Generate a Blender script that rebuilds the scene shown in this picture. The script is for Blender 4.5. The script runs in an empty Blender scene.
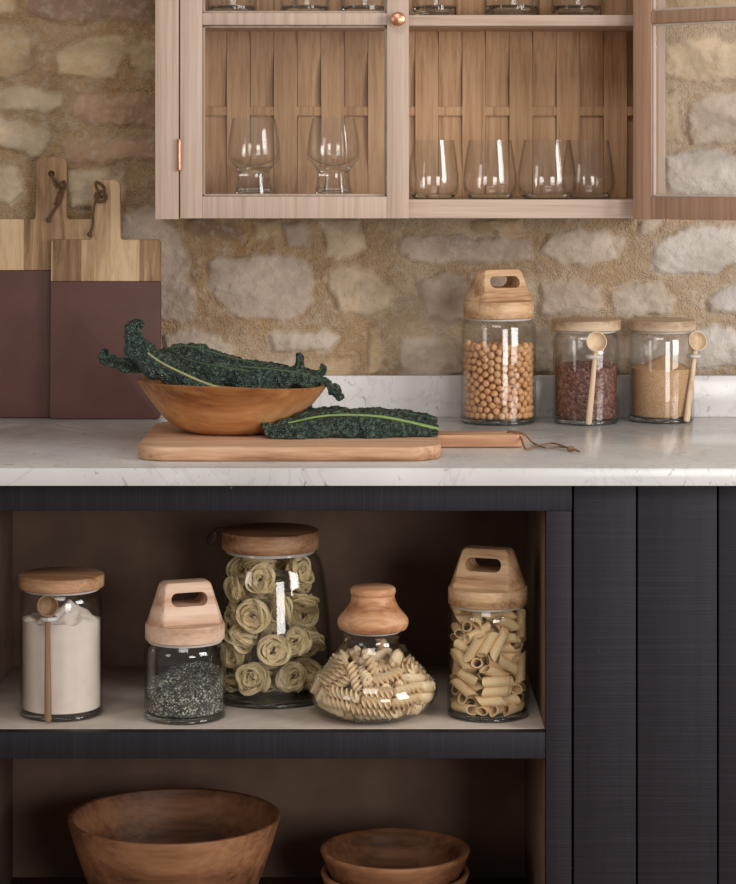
import bpy, bmesh, math, random, json
import numpy as np
from mathutils import Vector, Matrix, Quaternion, Euler
random.seed(11)
NCHICK = 300
DATA = json.loads('''{"chickpea":[[226,463,58],[-112,504,58],[-158,-491,58],[401,-325,58],[504,111,58],[118,503,58],[-264,444,58],[-491,159,58],[-483,-181,58],[-264,-444,58],[19,-516,58],[301,-419,58],[411,42,58],[368,363,158],[-190,480,140],[-512,-70,58],[-407,0,58],[-430,-285,58],[502,-118,58],[324,401,58],[2,517,58],[-159,397,58],[-514,46,58],[-485,177,172],[-396,-331,158],[463,-227,58],[513,54,158],[362,169,58],[-448,259,98],[-501,-127,158],[62,-408,58],[466,221,58],[43,370,58],[-383,346,58],[-374,127,58],[-356,-374,58],[406,319,58],[60,513,158],[399,-28,150],[504,112,279],[173,486,158],[-269,328,58],[-258,-312,58],[134,-499,58],[211,-471,143],[349,-207,58],[239,325,58],[-159,-372,58],[513,-62,159],[355,49,460],[439,272,158],[150,387,99],[-438,76,140],[-516,-12,159],[-213,-470,158],[-59,-431,58],[517,-4,58],[329,260,122],[248,324,173],[-341,238,58],[-336,-218,58],[188,-397,58],[-48,421,107],[-72,511,173],[-260,446,226],[-516,-20,290],[-63,-513,140],[287,-305,58],[388,-98,58],[488,167,158],[118,503,258],[-510,79,231],[-459,-234,158],[486,-174,159],[-255,246,139],[434,-278,158],[56,139,1069],[277,435,158],[-478,197,286],[-389,-114,58],[-313,-412,158],[-114,-410,158],[77,-511,158],[517,-1,260],[395,291,1162],[467,220,258],[-114,397,199],[-327,399,144],[-3,-368,145],[238,-351,152],[511,-75,349],[343,74,146],[-214,-351,158],[-216,367,154],[-392,-98,182],[-430,-285,259],[-131,-500,233],[164,-489,248],[357,-373,154],[509,86,1151],[157,383,214],[-373,208,170],[-413,6,229],[-264,-444,259],[120,-347,138],[406,319,259],[-157,492,250],[-403,121,241],[-510,81,346],[285,-430,223],[372,-153,158],[417,51,233],[-404,322,184],[-353,-214,199],[396,-331,254],[377,177,187],[45,407,201],[-226,349,277],[-483,-182,259],[-302,-318,225],[-162,-390,262],[321,-258,158],[512,68,591],[319,-6,1032],[440,270,359],[325,402,259],[-309,279,236],[-388,148,1136],[-29,-445,227],[242,-456,328],[516,23,484],[227,463,260],[3,517,262],[-516,-19,413],[488,-167,274],[278,435,359],[-346,383,270],[-344,96,342],[-497,-140,366],[-180,-484,336],[447,-260,330],[364,69,1108],[495,-146,799],[-368,209,348],[-365,-366,309],[81,-412,225],[337,-390,334],[376,35,339],[312,255,241],[-483,180,401],[-423,-89,294],[188,-375,253],[425,-72,254],[267,324,323],[20,516,406],[-273,438,340],[-421,298,297],[-503,-114,479],[-279,-229,295],[-53,-514,318],[53,436,328],[-34,376,281],[-387,-195,322],[54,-514,272],[139,-498,361],[370,-218,255],[492,157,385],[-137,405,325],[-97,-507,424],[359,-79,349],[167,392,329],[-183,483,397],[-260,256,338],[-504,-108,595],[-427,-290,374],[53,-418,338],[453,-247,1105],[514,40,368],[404,-321,1179],[141,497,372],[-420,9,355],[-322,-249,401],[433,-26,419],[141,213,1096],[399,146,315],[-84,509,338],[-360,371,385],[-431,283,411],[-423,-193,438],[-361,-370,425],[485,-175,400],[369,362,364],[-422,-297,490],[-247,-336,325],[31,-515,398],[282,-310,255],[323,-403,1130],[499,134,968],[282,351,439],[-224,349,396],[165,489,1096],[-254,-331,449],[222,-466,441],[398,-328,410],[-42,415,390],[-310,282,439],[-482,184,516],[-278,-435,376],[160,-384,366],[284,-175,1110],[391,336,475],[-288,428,455],[-509,85,462],[-356,-109,393],[-296,-423,505],[247,-308,365],[-367,-165,1121],[498,137,498],[5,517,526],[-85,509,454],[206,-354,467],[510,81,823],[-204,-475,457],[117,-503,474],[320,-405,447],[363,-193,373],[-347,-382,1160],[329,230,353],[320,245,468],[-370,360,500],[-5,-517,508],[508,-92,478],[368,72,573],[103,397,425],[-135,395,456],[-380,192,462],[-405,321,1100],[-473,-206,541],[400,-326,554],[268,-441,544],[451,-252,480],[393,-148,1081],[456,241,469],[93,507,602],[-102,506,569],[-369,-361,570],[-167,-384,394],[82,-509,585],[514,-50,712],[306,-288,1126],[295,424,529],[218,467,453],[-199,477,512],[-433,281,557],[-412,-34,462],[-124,-501,537],[-57,-411,372],[311,-262,450],[170,110,1052],[512,70,707],[183,303,401],[-239,339,511],[-516,-9,528],[-316,-262,519],[336,-392,624],[399,-128,462],[116,60,1142],[385,157,430],[113,504,484],[50,-411,453],[411,128,785],[-248,82,1167],[-287,429,571],[-360,-127,508],[-40,-514,619],[-495,146,1183],[482,184,603],[184,369,503],[-395,79,444],[-503,-116,1206],[-223,-465,585],[137,-411,542],[513,-56,588],[-82,408,1027],[431,284,574],[61,416,539],[-369,361,616],[126,501,1204],[-433,-280,621],[61,-513,699],[512,-70,1044],[-409,34,1133],[384,183,543],[-15,516,643],[-517,-4,644],[-254,-342,577],[285,-323,545],[487,-170,560],[-377,-352,1038],[199,477,567],[-507,98,590],[-319,-265,635],[-145,-496,665],[-140,364,1117],[277,312,552],[361,370,607],[-475,203,631],[-512,72,731],[-168,-378,510],[308,-60,1136],[415,-26,534],[209,13,1001],[434,6,649],[-45,348,590],[-198,477,628],[-335,250,612],[-101,276,1031],[375,-202,552],[-289,-138,1039],[414,118,669],[141,392,620],[-297,422,686],[-481,-189,676],[-306,-416,650],[-234,-460,730],[450,-254,631],[490,-160,684],[91,368,1136],[248,175,1120],[-102,506,1139],[-426,291,688],[-382,-346,702],[-145,-495,796],[189,-481,620],[418,303,687],[-95,434,660],[-152,388,570],[-385,151,570],[-386,-174,610],[-61,-417,488],[-338,-51,1098],[463,228,830],[175,485,680],[-240,339,627],[-509,-87,724],[-400,-59,609],[24,-411,567],[-6,-421,678],[240,-457,1191],[-184,482,743],[-173,-356,659],[-90,-410,599],[160,-160,1094],[275,437,645],[-72,512,744],[-414,40,552],[217,-369,628],[413,-104,619],[-198,-88,1109],[496,-143,1133],[71,512,721],[-366,365,799],[-254,-186,1138],[-104,-404,738],[106,-407,653],[404,-321,715],[320,178,639],[-482,184,745],[-319,-407,788],[429,15,767],[474,206,717],[-399,-327,815],[267,-442,702],[-136,-32,1007],[302,289,666],[31,410,650],[-416,114,676],[-419,2,705],[-462,-230,811],[68,-512,814],[161,-333,724],[313,-158,643],[239,-89,1047],[254,450,758],[-275,437,799],[-358,203,722],[-501,-123,834],[-49,-514,734],[515,-30,1152],[403,323,800],[-125,501,847],[-223,465,898],[223,414,1164],[-269,-329,718],[-44,-514,853],[409,-94,735],[-68,61,1003],[-314,310,711],[-397,-116,710],[-467,-220,926],[343,-385,794],[515,-35,827],[357,220,740],[154,492,799],[-385,-233,725],[-237,-458,857],[277,-328,718],[336,-271,636],[344,385,722],[387,341,913],[-109,399,770],[-437,274,802],[-517,-4,818],[-273,-235,785],[-3,-423,794],[409,37,879],[345,238,854],[38,514,1131],[-330,-136,803],[227,-398,802],[413,-77,864],[452,249,943],[4,426,762],[-501,125,843],[-512,-72,938],[173,-486,855],[167,-488,740],[388,-207,716],[-158,250,1128],[285,303,779],[115,404,736],[-213,360,737],[-412,62,805],[-447,-259,1034],[-359,-230,864],[515,27,925],[-225,328,848],[-316,262,817],[-412,-54,807],[-195,-367,799],[-142,-496,912],[221,-283,809],[409,152,898],[242,32,1110],[34,244,1002],[-216,237,1029],[-514,43,924],[-234,-460,973],[25,-425,1141],[391,-336,1065],[-39,-215,1108],[284,108,1033],[32,515,831],[-273,438,999],[-388,173,829],[-326,-400,904],[139,-326,879],[450,-253,803],[195,-258,1144],[214,356,703],[-32,515,927],[-321,404,900],[-467,220,900],[76,-511,930],[193,-479,969],[295,-423,892],[109,-71,1017],[-403,322,901],[-493,-154,1018],[-101,-405,854],[216,-366,956],[477,-198,901],[-170,24,1103],[414,-35,1095],[-438,272,1000],[-516,-19,1040],[-406,-319,930],[110,-504,1159],[-34,-515,969],[514,46,1042],[71,-228,1063],[365,366,1042],[-192,479,1072],[-423,-296,1141],[-177,-355,925],[400,-326,877],[336,-269,799],[-165,146,1079],[274,318,899],[325,401,835],[-403,-128,896],[-292,-425,1067],[111,-406,799],[394,95,999],[36,259,1117],[234,460,876],[-42,415,868],[-364,367,1001],[-407,102,919],[-251,-30,1024],[-269,-302,880],[345,-154,811],[-51,172,1033],[437,275,1055],[93,408,850],[200,477,986],[-354,220,930],[-209,-472,1132],[4,-423,909],[423,-16,981],[-98,-310,1136],[196,368,817],[-138,391,927],[-280,307,948],[-413,-14,916],[-91,-414,976],[258,-265,918],[364,-220,904],[-9,-119,1050],[20,350,1047],[140,292,1010],[-478,-195,1125],[-273,-342,989],[115,-396,1075],[2,-319,1079],[93,-312,1152],[172,377,930],[114,503,912],[-496,142,981],[-419,41,1017],[-363,-201,976],[-96,-307,1019],[283,-431,1025],[224,-238,1034],[-71,-37,1103],[486,172,1077],[38,426,952],[-138,498,971],[-319,406,1101],[-399,-87,1004],[-145,-495,1038],[106,-403,959],[508,-90,930],[56,-145,1143],[308,415,954],[121,404,1030],[-257,309,1111],[-508,89,1083],[-180,-385,1044],[-21,-516,1084],[-27,418,1128],[339,266,988],[276,436,1063],[-38,514,1043],[-249,-332,1121],[91,-506,1045],[484,-179,1016],[157,-47,1120],[248,333,1011],[192,316,1111],[-198,351,1018],[-330,256,1039],[-313,59,1073],[-178,-250,1078],[-103,-505,1165],[221,-347,1074],[329,-342,967],[-69,92,1115],[365,185,1067],[230,219,1014],[-476,200,1082],[-388,157,1021],[-449,-84,1109],[-319,-256,1068],[-120,-153,1053],[196,-478,1085],[340,-237,1028],[22,28,1081],[300,276,1097],[337,391,1151],[76,511,1021],[-281,168,1097],[-517,-2,1155],[-81,-417,1093],[13,-421,1026],[435,-277,975],[393,-127,967]],"penne":[[363,179,70,60,69,-17,37],[-343,-261,70,31,14,-69,-63],[94,129,70,49,62,-34,51],[-347,-32,70,67,39,59,-23],[237,127,70,37,-17,-69,-60],[351,-253,69,6,-46,-54,-71],[9,431,69,70,-10,-70,8],[138,-310,70,27,-56,-43,-65],[-7,432,205,10,-70,8,-70],[-22,-315,70,43,9,-70,56],[-298,373,224,4,0,0,100],[-161,144,70,70,70,9,-9],[-425,104,217,13,-1,84,52],[431,9,205,56,-57,42,44],[-68,-151,168,66,-13,50,55],[199,-272,205,58,-44,-55,42],[-336,-101,205,50,61,36,-50],[294,85,205,8,10,-70,70],[38,-429,205,70,6,71,12],[-36,142,133,35,-19,-56,-72],[-348,-264,345,15,-41,37,82],[160,41,205,70,70,10,-9],[-309,-305,524,10,-46,67,-58],[-3,314,319,23,-30,54,75],[106,-419,340,36,51,49,61],[-154,357,363,96,-24,11,2],[457,-110,589,2,-8,-98,17],[-256,184,294,46,-66,-7,59],[274,-155,340,69,62,34,17],[-430,192,505,15,90,-40,0],[298,215,340,70,-44,-56,8],[-251,-174,303,54,69,48,2],[275,389,360,81,-5,-2,58],[-83,-162,320,23,51,-34,75],[321,42,340,70,44,56,8],[-245,-230,427,25,76,-35,49],[-107,115,411,60,57,48,28],[-333,91,522,83,-38,38,-15],[170,285,480,62,57,40,37],[275,-66,478,57,42,57,-42],[428,198,637,24,3,-13,-96],[119,-414,476,62,50,-49,-35],[-72,239,463,45,70,36,41],[-131,-181,487,57,27,50,-59],[-18,446,629,36,-52,73,-24],[264,-354,701,84,38,-32,-21],[97,-311,723,82,35,-44,2],[279,233,633,38,30,72,-50],[-336,40,665,34,88,10,32],[366,-140,765,14,40,-90,-5],[75,-353,596,24,51,24,-79],[144,228,672,10,-24,58,77],[-32,-41,485,86,-21,-40,-24],[-138,282,637,72,63,19,22],[-211,-414,963,19,27,-93,-18],[67,149,560,31,-6,-60,-73],[-363,-258,753,31,87,-20,34],[469,60,626,13,99,-2,2],[40,-97,595,62,-31,36,62],[36,473,964,6,75,-66,-8],[183,-84,720,53,68,-22,-46],[-259,345,868,24,-40,-64,61],[139,-444,1033,35,20,15,90],[-376,211,1002,65,-43,56,27],[275,-18,881,28,-61,-55,-49],[-138,-282,692,54,-79,-15,-24],[389,183,935,61,-68,10,40],[-349,-109,683,69,-1,-47,-55],[458,-134,1212,1,-70,-71,-1],[-237,149,727,13,6,-71,-69],[-245,182,865,7,-50,-48,72],[82,337,851,90,-32,27,-9],[-106,-115,787,9,57,37,73],[212,233,798,72,-67,14,-5],[-247,-255,898,45,60,57,32],[45,152,857,50,72,-45,-18],[-35,-463,1007,83,-12,23,-50],[-170,286,1015,16,-38,-55,-72],[210,-243,821,41,69,32,50],[-71,175,939,37,14,56,73],[211,-289,1074,63,19,71,27],[-245,408,1292,1,-27,-96,1],[173,-316,942,69,3,72,7],[7,37,976,71,-9,-62,31],[-159,-106,919,56,-33,-76,7],[-251,-157,1014,33,-74,8,57],[177,-19,1043,63,-26,-56,47],[476,3,1216,1,-84,54,0],[-174,-322,1141,39,-46,21,-77],[222,224,1078,43,-66,25,-56],[159,-159,1095,62,-9,78,5],[-428,-53,1129,66,74,-4,11],[182,-54,1180,72,35,-50,-31],[294,106,1106,48,-62,49,-39],[137,285,1188,9,27,45,-85],[-291,-185,1177,83,55,-11,5],[259,-353,1288,31,51,14,-79],[198,403,1309,20,-52,74,-37],[238,-184,1253,51,-1,64,57],[-44,406,1273,26,-14,12,95],[294,108,1250,39,23,78,43],[-357,126,1264,11,-25,2,96],[313,55,1385,70,6,-59,40],[-112,-21,1146,34,-22,71,58],[-55,214,1286,39,-59,-15,-69],[-251,-67,1285,69,-26,-68,-1],[-143,318,1318,0,-72,-70,3],[162,-236,1374,63,-17,-76,-3],[-247,225,1280,19,1,-97,-16],[-173,-265,1355,1,3,49,87],[-142,28,1357,32,-67,43,-51]],"fusilli":[[-621,427,479,23,74,29,-56],[14,-463,717,5,-82,53,-18],[514,362,631,21,-56,33,73],[-385,-171,545,63,-74,-20,-13],[14,-350,350,56,-73,-34,-19],[375,212,728,3,4,-62,-78],[503,-115,473,2,-50,-22,83],[-398,305,423,68,-48,-26,-49],[524,23,530,51,40,9,-76],[146,-448,464,5,15,-62,77],[-59,556,423,24,-2,65,72],[-280,257,282,53,59,-54,28],[-388,-666,448,32,-67,9,66],[-220,-272,522,11,-8,79,60],[735,-236,442,51,59,28,-56],[336,-338,517,67,-11,-52,52],[-421,214,579,55,-17,66,48],[-351,-112,675,53,-67,35,38],[205,-558,652,16,76,20,-60],[19,507,711,42,-54,67,-29],[492,-161,305,15,-78,43,44],[-150,355,578,39,63,28,-61],[-105,-153,755,35,-63,-59,-37],[384,-167,694,64,-57,-47,21],[-281,-84,261,96,-12,-15,19],[283,631,565,63,17,-65,-40],[-664,-237,389,49,72,33,-36],[-595,184,647,81,39,0,44],[328,-146,834,38,-43,-57,-60],[650,337,493,47,77,-4,42],[-527,-203,669,3,-85,42,33],[-548,-339,627,45,-56,-68,14],[-573,-38,655,91,20,35,6],[619,-48,655,6,93,-8,36],[-490,-441,537,45,-8,-88,-14],[113,375,777,18,-2,-3,-98],[-365,649,282,63,47,-61,0],[-242,379,467,58,80,8,-13],[559,-329,572,77,57,-30,-1],[-762,21,446,76,-49,30,30],[-748,2,286,44,47,66,-39],[656,83,588,31,70,59,23],[475,-585,478,41,18,67,60],[43,-784,352,67,10,72,13],[-494,281,685,13,-68,62,37],[679,165,343,6,-42,48,77],[-111,-504,653,56,59,52,-26],[-323,538,363,17,-47,-61,62],[-485,-594,316,8,-55,49,-67],[68,-740,489,46,-57,45,-51],[637,463,387,5,51,-59,62],[707,-279,305,63,-64,40,18],[-374,496,651,28,-71,-61,-19],[-637,177,348,19,-6,50,-84],[453,-633,331,53,70,-21,-43],[-427,649,414,59,60,-50,-21],[287,718,450,4,-65,18,74],[-251,-544,654,28,89,-27,24],[-174,676,565,20,-71,-60,-30],[351,549,306,16,-70,61,-34],[-565,340,365,18,-18,-88,-41],[434,-431,418,61,38,-1,-69],[-410,451,169,57,1,72,40],[17,-642,361,10,63,-4,-77],[50,754,300,48,54,44,54],[-75,-710,239,57,41,-52,-48],[-183,-512,445,31,77,-37,-41],[379,436,482,5,85,-24,46],[-483,-94,393,54,37,32,-68],[574,-8,290,44,11,89,5],[-213,-544,264,31,80,-31,-42],[107,-574,162,46,41,-62,-48],[-571,-388,209,31,-15,73,-59],[-32,667,182,61,-34,-62,37],[562,-190,162,23,-12,-74,-62],[-507,-302,337,5,-18,56,-81],[-543,190,225,59,-4,61,52],[450,228,428,40,9,-33,-85],[-493,50,141,73,40,-52,15],[634,281,218,21,4,77,-61],[-440,-108,139,28,21,72,60],[385,-505,300,27,56,72,31],[362,-348,139,26,38,55,-70],[508,232,156,7,-19,66,72],[-379,-272,274,22,95,-7,-19],[-12,566,283,75,-6,65,7],[-326,-412,278,94,-13,4,-32],[-250,-330,123,60,23,65,-40],[296,-366,286,12,-62,-38,-67],[374,234,273,62,70,22,-27],[-235,392,129,58,3,-71,39],[214,489,152,46,37,-68,43],[49,-417,194,37,72,39,45],[296,-153,260,61,17,12,77],[369,211,127,68,-59,-35,-25],[77,-295,114,10,-70,9,-70],[363,76,473,86,-16,38,30],[26,383,132,70,-67,-1,-25],[-139,299,198,45,18,-83,28],[-138,-196,217,37,-26,84,29],[115,-161,207,75,50,-15,40],[241,189,189,55,83,10,-5],[-44,78,114,51,38,60,49],[177,439,461,52,75,36,20],[131,96,258,12,-25,67,-69],[148,286,354,63,71,7,29],[-267,71,383,9,-36,12,92],[105,91,814,39,64,34,-57],[101,-84,346,82,11,45,-35],[-120,-226,396,83,55,9,-4],[116,-276,579,66,-3,-68,32],[144,293,499,59,2,70,-40],[-8,106,355,67,-10,57,-47],[242,220,666,27,13,-53,79],[-60,210,788,42,-52,63,39],[-132,139,462,33,41,54,-66],[-236,300,763,82,46,14,-32],[151,117,536,73,47,30,40],[-218,-88,626,67,57,-23,43],[-2,-43,518,82,-53,-20,-7],[95,18,633,56,82,14,5],[22,-176,658,35,-36,-84,22],[156,-310,713,2,64,0,-77],[-117,184,659,85,38,-36,-3]],"nest":[[-496,-62,164,68,3,4,73],[545,-178,285,11,-16,70,68],[124,266,261,56,-59,39,43],[-344,467,316,35,-57,-57,48],[351,-498,291,21,-36,65,63],[103,613,294,73,-59,27,19],[-226,-539,286,70,65,-8,-27],[30,-136,139,0,99,16,0],[-567,-240,568,46,0,72,52],[73,-677,719,23,28,-62,69],[515,324,296,66,10,-74,-4],[25,-138,413,0,94,-35,0],[396,-395,798,63,-73,1,-26],[-481,50,559,36,66,22,-63],[581,-17,702,30,94,14,3],[-35,595,673,37,-4,-8,93],[444,351,762,95,-29,-10,-8],[-424,384,850,2,47,55,69],[-403,-411,883,29,-60,-74,0],[-137,520,1049,68,-13,63,36],[17,7,805,62,18,68,-35],[-231,-558,1204,54,30,-67,39],[172,-497,1292,60,-57,15,-55],[284,582,1103,63,74,-10,-22],[-568,37,1077,68,6,-69,24],[486,100,1085,88,46,5,-4],[-85,-40,1193,99,7,-6,-11],[-546,-220,1534,5,-66,-22,-72],[188,487,1482,33,-4,-6,94],[-335,398,1404,75,1,-23,62],[496,-203,1355,8,14,-95,25],[-95,-63,1468,90,4,-8,42],[-116,-501,1727,67,66,-31,13],[-154,-117,1886,89,-42,-10,-16],[-408,236,1761,60,-31,-57,-47],[106,465,1748,100,4,-5,-2],[439,172,1622,74,31,55,-23],[451,-165,1798,16,49,-34,78]]}''')
sc = bpy.context.scene
COL = sc.collection
PI = math.pi
F = 2400.0; CX = 368.0; HY = 165.0; CAMY = -4.0; ZC = 1.3166; TOPZ = 0.90

def W(px, py, Y):
    d = Y - CAMY
    return Vector(((px - CX) * d / F, Y, ZC - (py - HY) * d / F))
def G(px, py, z):
    d = (ZC - z) * F / (py - HY)
    return Vector(((px - CX) * d / F, d + CAMY, z))
def lin(c):
    return tuple(((v / 255) / 12.92 if v / 255 <= .04045 else ((v / 255 + .055) / 1.055) ** 2.4) for v in c)

# ------------------------------------------------------------------ scene objects
def mesh_obj(name, verts, faces, mat, parent=None, smooth=35, loc=None, rot=None):
    m = bpy.data.meshes.new(name)
    m.from_pydata([tuple(v) for v in verts], [], faces)
    m.validate(); m.update()
    return link_mesh(name, m, mat, parent, smooth, loc, rot)
def link_mesh(name, m, mat, parent=None, smooth=35, loc=None, rot=None):
    for mm in (mat if isinstance(mat, (list, tuple)) else [mat]):
        m.materials.append(mm)
    o = bpy.data.objects.new(name, m); COL.objects.link(o)
    if smooth:
        m.polygons.foreach_set('use_smooth', [True] * len(m.polygons))
        if smooth < 180: m.set_sharp_from_angle(angle=math.radians(smooth))
    if parent: o.parent = parent
    if loc is not None: o.location = loc
    if rot is not None: o.rotation_euler = rot
    return o
def thing(name, label, cat, loc=(0, 0, 0), rz=0, group=None):
    o = bpy.data.objects.new(name, None); COL.objects.link(o)
    o.empty_display_size = .05
    o.location = loc; o.rotation_euler = (0, 0, rz)
    return tag(o, label, cat, group)
def tag(o, label, cat, group=None, kind=None):
    o['label'] = label; o['category'] = cat
    if group: o['group'] = group
    if kind: o['kind'] = kind
    return o

# ------------------------------------------------------------------ geometry helpers
class MB:
    def __init__(s): s.v = []; s.f = []
    def add(s, v, f):
        n = len(s.v); s.v += [tuple(x) for x in v]; s.f += [tuple(i + n for i in q) for q in f]; return s
    def box(s, x0, x1, y0, y1, z0, z1, bev=.001):
        bm = bmesh.new(); bmesh.ops.create_cube(bm, size=1)
        for v in bm.verts:
            v.co = Vector(((x0 + x1) / 2 + v.co.x * (x1 - x0), (y0 + y1) / 2 + v.co.y * (y1 - y0), (z0 + z1) / 2 + v.co.z * (z1 - z0)))
        if bev: bmesh.ops.bevel(bm, geom=bm.edges[:], offset=bev, segments=2, affect='EDGES', profile=.5)
        return s.take(bm)
    def take(s, bm):
        bm.verts.index_update()
        s.add([v.co[:] for v in bm.verts], [[v.index for v in f.verts] for f in bm.faces]); bm.free(); return s
    def lathe(s, prof, seg=64, c=(0, 0, 0), sx=1, sy=1, wob=None):
        v = []; f = []
        for r, z in prof:
            for i in range(seg):
                a = 2 * PI * i / seg
                k = 1 + (wob(a, z) if wob else 0)
                v.append((c[0] + max(r, 1e-5) * k * sx * math.cos(a), c[1] + max(r, 1e-5) * k * sy * math.sin(a), c[2] + z))
        for k in range(len(prof) - 1):
            for i in range(seg):
                j = (i + 1) % seg
                f.append((k * seg + i, k * seg + j, (k + 1) * seg + j, (k + 1) * seg + i))
        return s.add(v, f)
    def tube(s, pts, rad, seg=10, flat=1.0, cap=True):
        pts = [Vector(p) for p in pts]; n = len(pts)
        rad = rad if isinstance(rad, (list, tuple)) else [rad] * n
        v = []; f = []; prev = None
        for i, p in enumerate(pts):
            t = (pts[min(i + 1, n - 1)] - pts[max(i - 1, 0)]).normalized()
            a = prev if prev is not None else (Vector((0, 0, 1)) if abs(t.z) < .9 else Vector((0, 1, 0)))
            a = (a - t * a.dot(t)).normalized(); prev = a; b = t.cross(a)
            for k in range(seg):
                w = 2 * PI * k / seg
                v.append(p + a * math.cos(w) * rad[i] * flat + b * math.sin(w) * rad[i])
        for i in range(n - 1):
            for k in range(seg):
                j = (k + 1) % seg; f.append((i * seg + k, i * seg + j, (i + 1) * seg + j, (i + 1) * seg + k))
        if cap: f.append(tuple(range(seg - 1, -1, -1))); f.append(tuple(range((n - 1) * seg, n * seg)))
        return s.add(v, f)
    def ball(s, c, r, seg=14, sx=1, sy=1, sz=1):
        prof = [(r * math.sin(PI * k / 8) * 1, -r * sz * math.cos(PI * k / 8)) for k in range(9)]
        return s.lathe(prof, seg, c, sx, sy)
    def xf(s, M):
        s.v = [tuple(M @ Vector(p)) for p in s.v]; return s
    def build(s, name, mat, parent=None, smooth=35, **k):
        return mesh_obj(name, s.v, s.f, mat, parent, smooth, **k)

def smooth_path(pts, n=24):
    """Catmull-Rom through points (each a Vector or a longer tuple)."""
    P = [np.array(p, float) for p in pts]
    P = [2 * P[0] - P[1]] + P + [2 * P[-1] - P[-2]]
    out = []
    segs = len(P) - 3
    for k in range(n + 1):
        u = k / n * segs; i = min(int(u), segs - 1); t = u - i
        a, b, c, d = P[i:i + 4]
        out.append(.5 * ((2 * b) + (-a + c) * t + (2 * a - 5 * b + 4 * c - d) * t * t + (-a + 3 * b - 3 * c + d) * t ** 3))
    return out
def rounded(corners, seg=6):
    """2-D outline with rounded corners: [(x, z, radius)]"""
    n = len(corners); out = []
    for i in range(n):
        x, z, r = corners[i]
        p = Vector((x, z)); a = Vector(corners[i - 1][:2]); b = Vector(corners[(i + 1) % n][:2])
        if r <= 0: out.append(p); continue
        u = (a - p).normalized(); w = (b - p).normalized()
        ang = u.angle(w); t = min(r / math.tan(ang / 2), (a - p).length * .49, (b - p).length * .49); r2 = t * math.tan(ang / 2)
        c = p + (u + w).normalized() * (r2 / math.sin(ang / 2))
        s0 = p + u * t - c; s1 = p + w * t - c
        a0 = math.atan2(s0.y, s0.x); da = math.atan2(s1.y, s1.x) - a0
        while da > PI: da -= 2 * PI
        while da < -PI: da += 2 * PI
        for k in range(seg + 1):
            q = a0 + da * k / seg; out.append(c + Vector((math.cos(q), math.sin(q))) * r2)
    return out
def prism(outline, y0, y1, bev=.002):
    """outline in x/z, extruded along y"""
    bm = bmesh.new()
    vs = [bm.verts.new((p[0], y0, p[1])) for p in outline]
    f = bm.faces.new(vs); r = bmesh.ops.extrude_face_region(bm, geom=[f])
    top = [e for e in r['geom'] if isinstance(e, bmesh.types.BMVert)]
    for v in top: v.co.y = y1
    bmesh.ops.recalc_face_normals(bm, faces=bm.faces[:])
    if bev:
        es = [e for e in bm.edges if abs(e.verts[0].co.y - e.verts[1].co.y) < 1e-6]
        bmesh.ops.bevel(bm, geom=es, offset=bev, segments=2, affect='EDGES', profile=.5)
    return bm
def cut(o, cutter):
    """boolean difference baked into the mesh"""
    md = o.modifiers.new('b', 'BOOLEAN'); md.operation = 'DIFFERENCE'; md.object = cutter; md.solver = 'EXACT'
    dg = bpy.context.evaluated_depsgraph_get(); dg.update()
    m = bpy.data.meshes.new_from_object(o.evaluated_get(dg))
    o.modifiers.clear(); o.data = m
    m.polygons.foreach_set('use_smooth', [True] * len(m.polygons)); m.set_sharp_from_angle(angle=math.radians(35))
    bpy.data.objects.remove(cutter)
    return o

# numpy value noise
def vnoise(x, y, seed, octaves=4):
    out = np.zeros_like(x); amp = 1; tot = 0
    for o in range(octaves):
        rs = np.random.RandomState(seed * 31 + o)
        T = rs.rand(128, 128)
        xi = np.floor(x).astype(int); yi = np.floor(y).astype(int)
        fx = x - xi; fy = y - yi; fx = fx * fx * (3 - 2 * fx); fy = fy * fy * (3 - 2 * fy)
        a = T[xi % 128, yi % 128]; b = T[(xi + 1) % 128, yi % 128]; c = T[xi % 128, (yi + 1) % 128]; d = T[(xi + 1) % 128, (yi + 1) % 128]
        out += amp * ((a * (1 - fx) + b * fx) * (1 - fy) + (c * (1 - fx) + d * fx) * fy); tot += amp
        x = x * 2.03 + 7.1; y = y * 2.03 + 3.7; amp *= .5
    return out / tot - .5

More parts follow.
